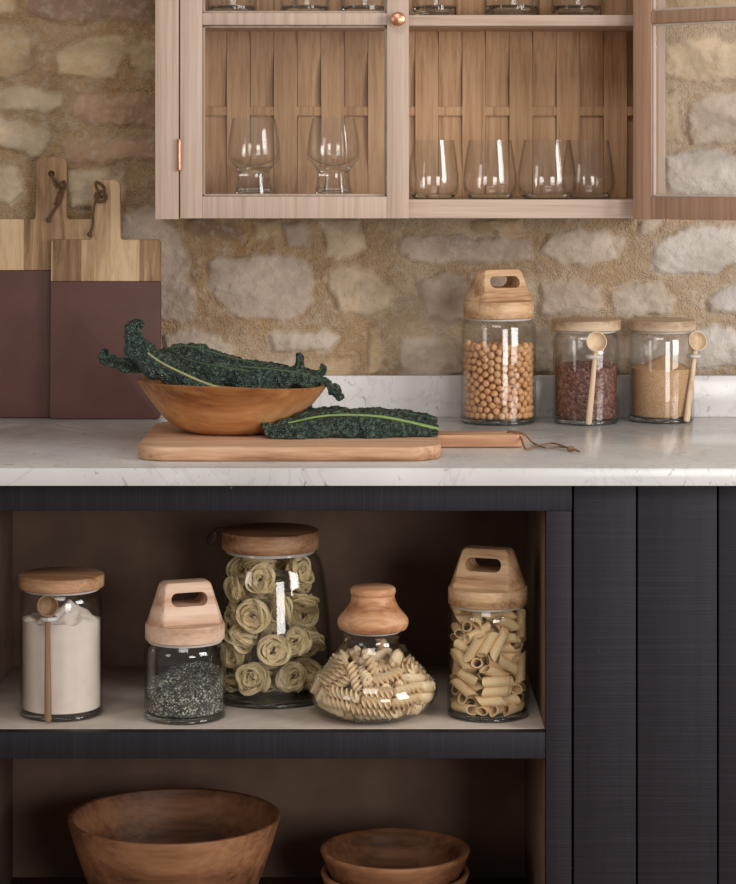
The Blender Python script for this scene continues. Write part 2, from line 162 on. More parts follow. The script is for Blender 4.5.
# ------------------------------------------------------------------ materials
class NT:
    def __init__(s, name):
        s.m = bpy.data.materials.new(name); s.m.use_nodes = True; s.t = s.m.node_tree; s.n = s.t.nodes; s.n.clear()
        s.out = s.n.new('ShaderNodeOutputMaterial')
    def new(s, typ, ins=None, **attr):
        n = s.n.new(typ)
        for k, v in attr.items(): setattr(n, k, v)
        for k, v in (ins or {}).items(): s.set(n.inputs[k], v)
        return n
    def set(s, sock, v):
        if hasattr(v, 'is_linked') or isinstance(v, bpy.types.NodeSocket): s.t.links.new(v, sock)
        elif isinstance(v, (tuple, list)) and len(v) == 3 and sock.type == 'RGBA': sock.default_value = (*v, 1)
        else: sock.default_value = v
    def ramp(s, fac, stops, interp='LINEAR'):
        r = s.new('ShaderNodeValToRGB', {'Fac': fac}); e = r.color_ramp.elements; r.color_ramp.interpolation = interp
        while len(e) < len(stops): e.new(.5)
        for i, (p, c) in enumerate(stops):
            e[i].position = p; e[i].color = (*c, 1) if len(c) == 3 else c
        return r.outputs['Color']
    def mix(s, a, b, fac, mode='MIX'):
        n = s.new('ShaderNodeMix', data_type='RGBA', blend_type=mode)
        s.set(n.inputs[0], fac); s.set(n.inputs[6], a); s.set(n.inputs[7], b); return n.outputs[2]
    def math(s, op, a, b=0.0):
        n = s.new('ShaderNodeMath', operation=op); s.set(n.inputs[0], a); s.set(n.inputs[1], b); return n.outputs[0]
    def coords(s, scale=(1, 1, 1), rot=(0, 0, 0), rnd=0.0):
        tc = s.new('ShaderNodeTexCoord').outputs['Object']
        if rnd:
            oi = s.new('ShaderNodeObjectInfo').outputs['Random']
            cmb = s.new('ShaderNodeCombineXYZ', {'X': s.math('MULTIPLY', oi, rnd), 'Y': s.math('MULTIPLY', oi, rnd * 1.7), 'Z': s.math('MULTIPLY', oi, rnd * .6)})
            tc = s.new('ShaderNodeVectorMath', {0: tc, 1: cmb.outputs[0]}, operation='ADD').outputs[0]
        return s.new('ShaderNodeMapping', {'Vector': tc, 'Scale': scale, 'Rotation': rot}).outputs[0]
    def noise(s, vec, scale, detail=4, rough=.55, dist=0.0):
        return s.new('ShaderNodeTexNoise', {'Vector': vec, 'Scale': scale, 'Detail': detail, 'Roughness': rough, 'Distortion': dist}).outputs['Fac']
    def bump(s, h, strength, dist=.001, normal=None):
        n = s.new('ShaderNodeBump', {'Height': h, 'Strength': strength, 'Distance': dist})
        if normal is not None: s.set(n.inputs['Normal'], normal)
        return n.outputs[0]
    def bsdf(s, color, rough=.5, normal=None, spec=.5, **extra):
        b = s.new('ShaderNodeBsdfPrincipled', {'Base Color': color, 'Roughness': rough, 'Specular IOR Level': spec})
        for k, v in extra.items(): s.set(b.inputs[k.replace('_', ' ')], v)
        if normal is not None: s.set(b.inputs['Normal'], normal)
        s.t.links.new(b.outputs[0], s.out.inputs['Surface']); return s.m

def wood(name, dark, mid, light, axis='X', scale=1.0, rough=.55, rings=True, rnd=3.0, blotch=.25, knots=False):
    t = NT(name)
    st = {'X': (1.2, 14, 14), 'Y': (14, 1.2, 14), 'Z': (14, 14, 1.2)}[axis]
    if not rings: st = tuple(c * (.45 if c == 1.2 else 1.7) for c in st)
    v = t.coords(tuple(c * scale for c in st), rnd=rnd)
    warp = t.noise(v, .9, 3, .5)
    g = t.noise(v, 2.2 if rings else 3.2, 6, .6, .9 if rings else .12)
    fine = t.noise(t.coords(tuple(c * scale * 5 for c in st), rnd=rnd), 3.0, 3, .6)
    w = t.new('ShaderNodeTexWave', {'Vector': v, 'Scale': .55, 'Distortion': 7.0, 'Detail': 2.0, 'Detail Scale': .8}, wave_type='BANDS', bands_direction={'X': 'Z', 'Y': 'X', 'Z': 'X'}[axis]).outputs['Fac']
    fac = t.math('ADD', t.math('MULTIPLY', g, .74 if rings else .95), t.math('MULTIPLY', w, .22 if rings else .0))
    fac = t.math('ADD', fac, t.math('MULTIPLY', t.math('SUBTRACT', fine, .5), .45))
    col = t.ramp(fac, [(.26, lin(dark)), (.46, lin(mid)), (.70, lin(light))])
    bl = t.noise(t.coords((6 * scale, 6 * scale, 6 * scale), rnd=rnd), 1.0, 2)
    col = t.mix(col, lin(dark), t.math('MULTIPLY', t.math('GREATER_THAN', bl, .99) if blotch == 0 else t.ramp(bl, [(.5, (0, 0, 0)), (.75, (1, 1, 1))]), blotch))
    if knots:
        k = t.new('ShaderNodeTexVoronoi', {'Vector': t.coords((1, 1, .6), rnd=rnd), 'Scale': 11.0}).outputs['Distance']
        col = t.mix(col, lin((70, 45, 28)), t.ramp(k, [(.06, (.8, .8, .8)), (.13, (0, 0, 0))]))
    return t.bsdf(col, rough, t.bump(t.math('ADD', g, fine), .25, .0008), .35)

def plank_wood(name):
    t = NT(name); tc = t.new('ShaderNodeTexCoord').outputs['Object']; sx = t.new('ShaderNodeSeparateXYZ', {0: tc}); oi = t.new('ShaderNodeObjectInfo').outputs['Random']
    cell = t.math('FLOOR', t.math('ADD', t.math('MULTIPLY', sx.outputs[0], 21.0), t.math('MULTIPLY', oi, 9.0)))
    wn = t.new('ShaderNodeTexWhiteNoise', {'W': t.math('ADD', cell, t.math('MULTIPLY', oi, 40.0))}, noise_dimensions='1D').outputs['Value']
    cmb = t.new('ShaderNodeCombineXYZ', {'X': t.math('MULTIPLY', wn, 9.0), 'Y': wn, 'Z': t.math('MULTIPLY', wn, 5.0)})
    off = t.new('ShaderNodeVectorMath', {0: tc, 1: cmb.outputs[0]}, operation='ADD').outputs[0]
    v = t.new('ShaderNodeMapping', {'Vector': off, 'Scale': (22, 22, 2.2)}).outputs[0]
    g = t.noise(v, 2.4, 6, .65, 1.1); fine = t.noise(t.new('ShaderNodeMapping', {'Vector': off, 'Scale': (120, 120, 6)}).outputs[0], 3, 3)
    fac = t.math('ADD', t.math('MULTIPLY', g, .75), t.math('ADD', t.math('MULTIPLY', wn, .42), t.math('MULTIPLY', fine, .18)))
    c = t.ramp(fac, [(.36, lin((104, 78, 56))), (.58, lin((164, 130, 96))), (.85, lin((214, 184, 146)))])
    k = t.new('ShaderNodeTexVoronoi', {'Vector': t.new('ShaderNodeMapping', {'Vector': off, 'Scale': (1, 1, .55)}).outputs[0], 'Scale': 13.0}).outputs['Distance']
    c = t.mix(c, lin((58, 36, 22)), t.ramp(k, [(.05, (.9, .9, .9)), (.12, (0, 0, 0))]))
    return t.bsdf(c, .65, t.bump(g, .3, .001), .3)

def plain(name, col, rough=.6, spec=.4, nscale=60, var=.12, bump=.15, **extra):
    t = NT(name); v = t.coords()
    n = t.noise(v, nscale, 4)
    c = t.mix(lin(col), tuple(x * (1 - var * 3) for x in lin(col)), t.ramp(n, [(.35, (0, 0, 0)), (.75, (1, 1, 1))]))
    return t.bsdf(c, rough, t.bump(n, bump, .0008), spec, **extra)

def thin_glass(name, tint=(.988, .99, .988), edge=(.52, .54, .52), gloss=1.0):
    t = NT(name)
    lw = t.new('ShaderNodeLayerWeight', {'Blend': .25}).outputs['Facing']
    col = t.mix(tint, edge, t.math('POWER', t.new('ShaderNodeLayerWeight', {'Blend': .5}).outputs['Facing'], 4.0))
    tr = t.new('ShaderNodeBsdfTransparent', {'Color': col})
    gl = t.new('ShaderNodeBsdfGlossy', {'Color': (1, 1, 1), 'Roughness': .015})
    fc = t.new('ShaderNodeLayerWeight', {'Blend': .5}).outputs['Facing']
    fr = t.math('ADD', .042, t.math('MULTIPLY', t.math('POWER', fc, 5.0), .6))
    mx = t.new('ShaderNodeMixShader', {0: t.math('MULTIPLY', fr, gloss), 1: tr.outputs[0], 2: gl.outputs[0]})
    t.t.links.new(mx.outputs[0], t.out.inputs['Surface']); return t.m
def thick_glass(name, col=(.93, .95, .94), rough=0.0, ior=1.47):
    t = NT(name)
    g = t.new('ShaderNodeBsdfGlass', {'Color': col, 'Roughness': rough, 'IOR': ior})
    t.t.links.new(g.outputs[0], t.out.inputs['Surface']); return t.m

def mat_wall():
    t = NT('rubble_stone'); v = t.coords()
    tint = t.new('ShaderNodeAttribute', attribute_name='tint').outputs['Color']
    st = t.new('ShaderNodeAttribute', attribute_name='stone').outputs['Fac']
    n1 = t.noise(v, 9, 6, .62, .4); n2 = t.noise(v, 60, 5, .65); n3 = t.noise(v, 330, 3, .6)
    grit = t.new('ShaderNodeTexVoronoi', {'Vector': v, 'Scale': 260.0}).outputs['Distance']
    c = t.mix(tint, t.mix(tint, lin((122, 98, 72)), .6), t.ramp(n1, [(.45, (0, 0, 0)), (.68, (.75, .75, .75))]))
    c = t.mix(c, t.mix(c, lin((205, 196, 180)), .55), t.ramp(n2, [(.5, (0, 0, 0)), (.72, (.8, .8, .8))]))
    c = t.mix(c, t.mix(c, (.05, .035, .02), .5), t.ramp(n3, [(.60, (0, 0, 0)), (.80, (.5, .5, .5))]))
    sandy = t.math('MULTIPLY', t.math('SUBTRACT', 1.0, st), t.ramp(grit, [(.1, (1, 1, 1)), (.55, (0, 0, 0))]))
    h = t.math('ADD', t.math('MULTIPLY', n2, 1.0), t.math('MULTIPLY', n3, .28))
    h = t.math('ADD', h, t.math('MULTIPLY', sandy, .35))
    return t.bsdf(c, .95, t.bump(h, .8, .005), .15)
def mat_marble():
    t = NT('grey_white_marble'); v = t.coords()
    n = t.noise(v, 5, 6, .6, 1.4); vein = t.math('ABSOLUTE', t.math('SUBTRACT', n, .5))
    c = t.ramp(t.noise(v, 3.5, 5, .6, .6), [(.3, lin((206, 204, 201))), (.7, lin((232, 231, 229)))])
    c = t.mix(c, lin((150, 148, 146)), t.ramp(vein, [(.0, (.22, .22, .22)), (.02, (0, 0, 0))]))
    sp = t.noise(t.coords((1, 1, .6)), 70, 3, .5, 1.5)
    c = t.mix(c, lin((128, 124, 120)), t.ramp(sp, [(.64, (0, 0, 0)), (.74, (.7, .7, .7))]))
    return t.bsdf(c, t.ramp(n, [(.3, (.14, .14, .14)), (.7, (.26, .26, .26))]), None, .5)
def mat_paint(name, col, saw=True):
    t = NT(name)
    v = t.coords((4, 4, 330) if saw else (200, 4, 3)); n = t.noise(v, 1.0, 4, .7)
    v2 = t.coords((60, 60, 3)); n2 = t.noise(v2, 1.0, 3)
    c0 = lin(col)
    c = t.mix(c0, tuple(x * 1.7 + .003 for x in c0), t.ramp(n, [(.5, (0, 0, 0)), (.85, (.75, .75, .75))]))
    c = t.mix(c, tuple(x * .6 for x in c0), t.ramp(n2, [(.5, (0, 0, 0)), (.8, (.5, .5, .5))]))
    nicks = t.noise(t.coords((1, 1, 1)), 45, 2)
    c = t.mix(c, lin((120, 112, 108)), t.ramp(nicks, [(.80, (0, 0, 0)), (.83, (.7, .7, .7))]))
    return t.bsdf(c, .55, t.bump(t.math('ADD', n, t.math('MULTIPLY', n2, .5)), .5, .0012), .22)
def grains(name, cols, scale, bump=.8, rough=.55):
    t = NT(name); v = t.coords()
    vo = t.new('ShaderNodeTexVoronoi', {'Vector': v, 'Scale': scale})
    pick = t.new('ShaderNodeSeparateColor', {0: vo.outputs['Color']}).outputs[0]
    n = len(cols)
    c = t.ramp(pick, [(i / n, lin(c)) for i, c in enumerate(cols)], 'CONSTANT')
    return t.bsdf(c, rough, t.bump(t.math('SUBTRACT', 1.0, vo.outputs['Distance']), bump, .003), .4)

M = {}
M['wall'] = mat_wall()
M['marble'] = mat_marble()
M['navy'] = mat_paint('blue_black_sawn_paint', (40, 34, 41))
M['navy_flat'] = mat_paint('blue_black_rail_paint', (36, 35, 40), saw=False)
M['inside'] = plain('brown_cabinet_lining', (132, 107, 91), .8, .2, 12, .10, .1)
M['shelf_top'] = plain('beige_shelf_paint', (208, 194, 180), .7, .3, 30, .06, .1)
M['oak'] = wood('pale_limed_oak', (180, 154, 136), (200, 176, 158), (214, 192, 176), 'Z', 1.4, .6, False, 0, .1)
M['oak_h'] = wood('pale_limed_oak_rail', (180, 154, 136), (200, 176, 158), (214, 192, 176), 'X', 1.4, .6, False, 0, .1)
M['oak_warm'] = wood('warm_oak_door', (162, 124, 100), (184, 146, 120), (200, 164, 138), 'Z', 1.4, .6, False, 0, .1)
M['weave'] = wood('woven_oak_strips', (176, 134, 98), (204, 162, 124), (220, 182, 144), 'Z', 2.0, .65, False, 0, .05)
M['acacia'] = plank_wood('board_acacia_planks')
M['dipped'] = plain('plum_brown_coating', (96, 64, 58), .55, .35, 14, .08, .12)
M['board'] = wood('serving_board_wood', (150, 104, 74), (200, 156, 122), (230, 194, 162), 'X', .7, .5, True, 2, .15)
M['handle'] = wood('board_handle_wood', (178, 130, 98), (210, 160, 126), (228, 184, 152), 'X', 1.0, .5, True, 2, .1)
M['lid'] = wood('pale_lid_wood', (150, 108, 72), (204, 164, 124), (232, 200, 162), 'X', 1.1, .5, True, 2, .03)
M['lid_pink'] = wood('beech_lid_wood', (180, 136, 108), (212, 174, 148), (232, 202, 178), 'X', 1.1, .5, True, 2, .03)
M['lid_brown'] = wood('brown_lid_wood', (116, 78, 52), (166, 122, 88), (204, 162, 126), 'X', 1.1, .5, True, 2, .05)
M['lid_grey'] = wood('greyed_lid_wood', (146, 118, 92), (190, 164, 136), (214, 192, 164), 'X', 1.1, .5, True, 2, .03)
M['stopper'] = wood('turned_stopper_wood', (140, 88, 56), (196, 140, 100), (224, 178, 138), 'X', .9, .45, True, 2, .15)
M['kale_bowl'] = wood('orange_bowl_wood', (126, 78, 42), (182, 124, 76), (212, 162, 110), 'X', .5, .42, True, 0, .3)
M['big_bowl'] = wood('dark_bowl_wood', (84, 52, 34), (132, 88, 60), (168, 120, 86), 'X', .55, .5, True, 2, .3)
M['spoon'] = wood('spoon_wood', (184, 152, 118), (216, 190, 158), (230, 208, 180), 'Z', 1.5, .55, False, 2, .1)
M['spoon_dark'] = wood('dark_spoon_wood', (104, 78, 54), (134, 104, 76), (160, 128, 98), 'Z', 1.5, .55, False, 2, .1)
M['glass'] = thin_glass('clear_jar_glass')
M['pane'] = thin_glass('door_pane_glass', (.99, .992, .99), (.9, .92, .9), 1.0)
M['glass_solid'] = thick_glass('solid_glass')
M['glass_smoky'] = thick_glass('thick_base_glass', (.96, .97, .96))
M['tumbler'] = thin_glass('thin_tumbler_glass', (.99, .992, .99), (.45, .46, .44))
M['seal'] = plain('clear_silicone_seal', (205, 198, 190), .35, .5, 40, .03, .02)
M['copper'] = NT('copper').bsdf(lin((226, 164, 134)), .36, None, .5, Metallic=1.0)
M['leather'] = plain('brown_leather_thong', (104, 78, 58), .7, .3, 200, .1, .2)
M['dark_leather'] = plain('dark_leather', (60, 40, 30), .7, .3, 200, .1, .2)
M['cord'] = plain('tan_cord', (146, 110, 84), .7, .3, 200, .1, .2)
M['lit_bead'] = plain('lit_oak_bead', (222, 208, 194), .5, .4, 60, .04, .05)  # open door's wooden bead: window light catching it is put into this pale colour
M['chickpea'] = plain('chickpea_skin', (226, 172, 122), .55, .35, 180, .06, .35)
M['penne'] = plain('dried_penne', (246, 214, 162), .5, .4, 300, .05, .1)
M['fusilli'] = plain('dried_fusilli', (248, 222, 182), .5, .4, 300, .05, .1)
M['nest'] = plain('dried_egg_pasta', (246, 224, 176), .55, .35, 260, .07, .15)
M['flour'] = plain('white_flour', (236, 222, 210), .95, .1, 40, .03, .3)
M['seeds'] = grains('dark_speckled_seeds', [(44, 44, 42), (96, 95, 90), (150, 146, 136), (60, 60, 56), (216, 210, 196), (78, 76, 72), (120, 116, 108)], 520)
M['redbean'] = grains('dark_red_grains', [(112, 70, 58), (136, 88, 74), (92, 56, 48), (152, 108, 94), (118, 76, 66)], 230)
M['sugar'] = grains('golden_sugar', [(200, 156, 114), (210, 168, 126), (190, 146, 104), (216, 176, 136)], 700, .4)

def mat_kale():
    t = NT('dark_kale_leaf'); v = t.coords()
    n = t.noise(v, 150, 2)
    vo = t.new('ShaderNodeTexVoronoi', {'Vector': v, 'Scale': 420.0}).outputs['Distance']
    c = t.ramp(n, [(.3, lin((20, 33, 28))), (.5, lin((34, 53, 44))), (.70, lin((84, 106, 88)))])
    return t.bsdf(c, .32, t.bump(vo, .9, .003), .6)
M['kale'] = mat_kale()
M['rib'] = plain('pale_kale_rib', (138, 166, 92), .5, .4, 60, .08, .1)
M['rib_dark'] = plain('green_kale_rib', (74, 96, 66), .5, .4, 60, .08, .1)
M['rib_dull'] = plain('yellowish_kale_rib', (168, 164, 112), .5, .4, 60, .08, .1)
def mat_floor():
    t = NT('stone_floor'); v = t.coords()
    b = t.new('ShaderNodeTexBrick', {'Vector': v, 'Color1': lin((150, 132, 112)), 'Color2': lin((136, 118, 100)), 'Mortar': lin((96, 84, 72)), 'Scale': 1.0, 'Mortar Size': .006, 'Brick Width': .6, 'Row Height': .4})
    return t.bsdf(b.outputs['Color'], .6, t.bump(t.noise(v, 20, 5), .2, .002), .3)
M['floor'] = mat_floor()

# ------------------------------------------------------------------ camera and light
cam = bpy.data.cameras.new('camera'); co = bpy.data.objects.new('camera', cam); COL.objects.link(co)
co.location = (0, CAMY, ZC); co.rotation_euler = (PI / 2, 0, 0)
cam.sensor_fit = 'VERTICAL'; cam.sensor_height = 24; cam.sensor_width = 24 * 736 / 884
cam.lens = F / 884 * 24; cam.shift_y = (HY - 442) / 884; cam.clip_start = .05
sc.camera = co
def area(name, loc, target, sx, sy, power, col):
    l = bpy.data.lights.new(name, 'AREA'); l.shape = 'RECTANGLE'; l.size = sx; l.size_y = sy; l.energy = power; l.color = col
    o = bpy.data.objects.new(name, l); COL.objects.link(o); o.location = loc
    o.rotation_euler = (Vector(target) - Vector(loc)).to_track_quat('-Z', 'Y').to_euler(); return o
area('window_daylight', (2.7, -2.3, 1.75), (.15, -.3, 1.0), 1.3, 1.5, 66, (1.0, .98, .96))
area('skylight_daylight', (-.3, -3.2, 3.4), (0, -.4, .8), 1.6, 1.0, 24, (1.0, .95, .90))
area('left_fill', (-3.0, -3.2, 1.7), (0, -.3, 1.0), .9, 1.4, 14, (1.0, .93, .86))  # dim fill lamp added at the left, not a known window
area('rear_fill', (1.9, -5.3, 1.25), (0, 0, .8), 1.5, 1.5, 62, (1.0, .98, .96))  # fill lamp added behind the camera to brighten the shelves, not a known window
w = bpy.data.worlds.new('room_glow'); sc.world = w; w.use_nodes = True
w.node_tree.nodes['Background'].inputs[0].default_value = (*lin((218, 211, 205)), 1)
w.node_tree.nodes['Background'].inputs[1].default_value = .33
sc.view_settings.view_transform = 'Standard'; sc.view_settings.look = 'None'; sc.view_settings.gamma = 1; sc.view_settings.exposure = 0.0
sc.view_settings.use_curve_mapping = False
cy = sc.cycles
cy.use_denoising = True; cy.max_bounces = 14; cy.transparent_max_bounces = 32; cy.transmission_bounces = 12; cy.glossy_bounces = 6; cy.diffuse_bounces = 4
cy.caustics_reflective = False; cy.caustics_refractive = False

# ------------------------------------------------------------------ stone wall
def build_wall():
    def axis(lo, a, b, hi, fine, coarse):
        return np.concatenate([np.arange(lo, a, coarse), np.arange(a, b, fine), np.arange(b, hi + coarse, coarse)])
    xs = axis(-1.6, -.82, .82, 1.6, .0032, .02); zs = axis(0, .86, 1.66, 2.4, .0032, .02)
    X, Z = np.meshgrid(xs, zs); nx, nz = len(xs), len(zs)
    px = CX + X * F / 4.0; py = HY + (ZC - Z) * F / 4.0
    wx = px + 8 * vnoise(px / 26, py / 26, 3, 4); wy = py + 8 * vnoise(px / 26 + 40, py / 26, 5, 4)
    TAN = (190, 166, 132); PINK = (184, 152, 124); PALE = (208, 187, 158); MAUVE = (186, 167, 151); BLUE = (202, 194, 186); PURP = (150, 122, 102); GREY = (200, 184, 166)
    S = [
        ([(-25, 25), (22, 26), (29, 40), (33, 64), (27, 74), (0, 76), (-25, 74)], TAN), ([(57, 50), (88, 38), (125, 36), (120, 55), (114, 79), (88, 78), (57, 73)], TAN),
        ([(131, 47), (142, 40), (172, 40), (172, 73), (146, 71), (131, 64)], TAN), ([(-25, 88), (28, 87), (58, 93), (60, 103), (52, 111), (0, 109), (-25, 108)], PALE),
        ([(71, 100), (86, 95), (140, 94), (180, 96), (180, 128), (118, 126), (82, 119), (72, 110)], PINK), ([(-25, 118), (20, 120), (47, 128), (50, 136), (44, 148), (32, 159), (24, 151), (-25, 148)], PALE),
        ([(62, 146), (82, 140), (180, 141), (180, 159), (108, 162), (66, 160)], PINK), ([(26, -12), (152, -12), (155, 22), (104, 20), (60, 23), (32, 14)], PURP), ([(-25, -10), (16, -10), (14, 14), (-25, 16)], TAN),
        ([(-25, 166), (14, 170), (23, 190), (11, 202), (-25, 200)], PALE), ([(68, 174), (100, 172), (124, 175), (120, 206), (72, 207)], PALE),
        ([(122, 214), (148, 211), (172, 225), (182, 240), (189, 256), (186, 276), (192, 296), (188, 318), (160, 320), (118, 300)], MAUVE),
        ([(207, 262), (216, 256), (300, 257), (310, 274), (312, 298), (302, 312), (286, 321), (240, 317), (222, 306), (211, 288)], MAUVE),
        ([(331, 273), (345, 267), (374, 276), (391, 290), (390, 306), (366, 316), (338, 308), (329, 290)], PALE), ([(322, 224), (359, 222), (363, 250), (350, 258), (327, 255)], PALE),
        ([(399, 242), (408, 236), (470, 236), (532, 240), (532, 260), (470, 264), (420, 262), (401, 256)], MAUVE), ([(421, 281), (440, 276), (464, 278), (464, 320), (426, 318)], MAUVE),
        ([(272, 336), (328, 332), (338, 339), (330, 349), (275, 351)], GREY), ([(403, 338), (420, 334), (452, 344), (466, 372), (402, 380)], GREY), ([(370, 328), (378, 331), (382, 372), (372, 374)], TAN),
        ([(186, 222), (228, 221), (246, 234), (241, 241), (186, 232)], PURP), ([(282, 226), (303, 224), (306, 246), (288, 248)], MAUVE), ([(252, 222), (276, 222), (278, 238), (254, 240)], TAN),
        ([(163, 336), (200, 331), (232, 350), (226, 384), (163, 384)], GREY), ([(300, 362), (350, 360), (352, 384), (300, 384)], TAN), ([(252, 362), (290, 358), (292, 384), (254, 384)], MAUVE),
        ([(541, 289), (570, 283), (604, 287), (602, 312), (580, 317), (543, 315)], MAUVE), ([(612, 291), (640, 284), (662, 286), (678, 300), (673, 315), (614, 316)], GREY),
        ([(655, 243), (678, 231), (742, 221), (742, 262), (716, 274), (660, 272), (653, 258)], BLUE), ([(709, 302), (722, 289), (760, 283), (760, 312), (712, 312)], BLUE),
        ([(694, 330), (730, 327), (760, 360), (742, 366), (699, 366)], BLUE), ([(543, 248), (548, 236), (600, 231), (620, 239), (618, 260), (564, 265)], GREY),
        ([(530, 330), (551, 328), (552, 372), (530, 374)], GREY), ([(560, 334), (620, 332), (624, 372), (562, 374)], MAUVE), ([(628, 340), (686, 338), (686, 374), (630, 374)], GREY),
        ([(470, 222), (520, 220), (524, 231), (474, 232)], TAN), ([(470, 276), (530, 282), (532, 318), (470, 322)], MAUVE), ([(640, 222), (660, 222), (652, 232), (640, 232)], GREY),
        ([(690, 104), (736, 92), (770, 100), (770, 140), (692, 144)], GREY), ([(662, 44), (716, 36), (760, 56), (742, 78), (700, 82), (664, 74)], PALE), ([(664, 156), (720, 150), (770, 162), (770, 196), (672, 196)], BLUE),
        ([(640, 96), (676, 92), (680, 140), (640, 144)], PALE), ([(650, -12), (760, -12), (760, 18), (655, 16)], TAN)]
    rnd = random.Random(5)
    z = -330
    while z < 960:
        h = rnd.uniform(34, 62); x = -560
        while x < 1330:
            wd = rnd.uniform(50, 140); cxp, cyp = x + wd / 2, z + h / 2
            if not (-35 < cxp < 775 and -14 < cyp < 392):
                g = rnd.uniform(5, 11); j = lambda: rnd.uniform(-5, 5)
                S.append(([(x + g + j(), z + g + j()), (cxp + j(), z + g * .7 + j()), (x + wd - g + j(), z + g + j()), (x + wd - g * .7 + j(), cyp + j()), (x + wd - g + j(), z + h - g + j()), (cxp + j(), z + h - g * .7 + j()), (x + g + j(), z + h - g + j()), (x + g * .7 + j(), cyp + j())],
                          rnd.choice([TAN, PINK, PALE, MAUVE, GREY, BLUE])))
            x += wd
        z += h
    sd = np.full(X.shape, -60.0)
    tint = np.zeros(X.shape + (3,)); 
    for poly, colr in S:
        P = np.array(poly, float); x0, y0 = P.min(0) - 14; x1, y1 = P.max(0) + 14
        idx = np.where((wx > x0) & (wx < x1) & (wy > y0) & (wy < y1))
        if len(idx[0]) == 0: continue
        qx, qy = wx[idx], wy[idx]; dist = np.full(qx.shape, 1e9); inside = np.zeros(qx.shape, bool)
        for i in range(len(P)):
            a = P[i - 1]; b = P[i]; e = b - a
            t = np.clip(((qx - a[0]) * e[0] + (qy - a[1]) * e[1]) / (e @ e), 0, 1)
            dist = np.minimum(dist, np.hypot(qx - a[0] - t * e[0], qy - a[1] - t * e[1]))
            c = ((a[1] > qy) != (b[1] > qy)) & (qx < (b[0] - a[0]) * (qy - a[1]) / (b[1] - a[1] + 1e-9) + a[0]); inside ^= c
        s = np.where(inside, dist, -dist)
        cur = sd[idx]; better = s > cur
        dv = rnd.uniform(-7, 7); k = lin([v + dv for v in colr])
        tt = tint[idx]; tt[better] = k; tint[idx] = tt
        sd[idx] = np.maximum(cur, s)
    mask = np.clip((sd + 4.5 + 13 * vnoise(px / 14, py / 14, 29, 5)) / 7.0, 0, 1); mask = mask * mask * (3 - 2 * mask)
    n1 = vnoise(px / 60, py / 60, 11, 5); n2 = vnoise(px / 9, py / 9, 13, 4); n3 = vnoise(px / 34, py / 22, 17, 5)
    m0 = np.array(lin((168, 137, 98))); m1 = np.array(lin((188, 167, 142)))
    f = np.clip(.5 + 1.6 * n1 + (px - 368) / 900, 0, 1)[..., None]
    mort = m0 * (1 - f) + m1 * f
    stain = np.clip(.5 + 2.2 * n3, 0, 1)[..., None]
    colr = tint * (1 - .0) * (.86 + .28 * stain)
    col = mort * (1 - mask[..., None]) + colr * mask[..., None]
    dome = np.clip(sd / 22, 0, 1)
    H = mask * (.0045 + .0035 * dome) + .010 * n1 * mask + .009 * n3 + .0032 * n2
    crack = np.exp(-((sd + 3.0) / 1.8) ** 2) * np.clip(.5 + 3 * vnoise(px / 40, py / 40, 23, 3), 0, 1)
    n4 = vnoise(px / 16, py / 11, 37, 5); H += mask * .010 * np.abs(n4) - mask * .0012
    H -= .004 * crack
    Yw = .004 - H
    Yw = np.maximum(Yw, -.0125)
    V = np.stack([X, Yw, Z], -1).reshape(-1, 3)
    ii = np.arange(nx * nz).reshape(nz, nx)
    Fq = np.stack([ii[:-1, :-1], ii[:-1, 1:], ii[1:, 1:], ii[1:, :-1]], -1).reshape(-1, 4)
    m = bpy.data.meshes.new('wall_back')
    m.vertices.add(len(V)); m.vertices.foreach_set('co', V.ravel())
    m.loops.add(Fq.size); m.loops.foreach_set('vertex_index', Fq.ravel())
    m.polygons.add(len(Fq)); m.polygons.foreach_set('loop_start', np.arange(0, Fq.size, 4)); m.polygons.foreach_set('loop_total', np.full(len(Fq), 4))
    m.update(calc_edges=True)
    a = m.attributes.new('tint', 'FLOAT_COLOR', 'POINT'); a.data.foreach_set('color', np.concatenate([col.reshape(-1, 3), np.ones((len(V), 1))], 1).ravel().astype(np.float32))
    b = m.attributes.new('stone', 'FLOAT', 'POINT'); b.data.foreach_set('value', mask.ravel().astype(np.float32))
    o = link_mesh('wall_back', m, M['wall'], None, 180); o['kind'] = 'structure'
    o['label'] = 'rubble stone wall with sandy mortar behind the worktop'
build_wall()
fl = MB().box(-1.6, 1.6, -4.6, .02, -.05, 0, 0).build('floor', M['floor'], None, 0); fl['kind'] = 'structure'

# ------------------------------------------------------------------ worktop
mt = MB().box(-1.2, 1.2, -.70, -.004, .875, TOPZ, .0018).build('marble_worktop', M['marble'], None, 35)
tag(mt, 'long pale grey marble worktop slab on top of the dark cabinet', 'worktop')
us = MB().box(-1.2, 1.2, -.032, -.013, TOPZ, .968, .0012).build('marble_upstand', M['marble'], None, 35)
tag(us, 'low pale marble upstand strip along the foot of the stone wall', 'upstand')

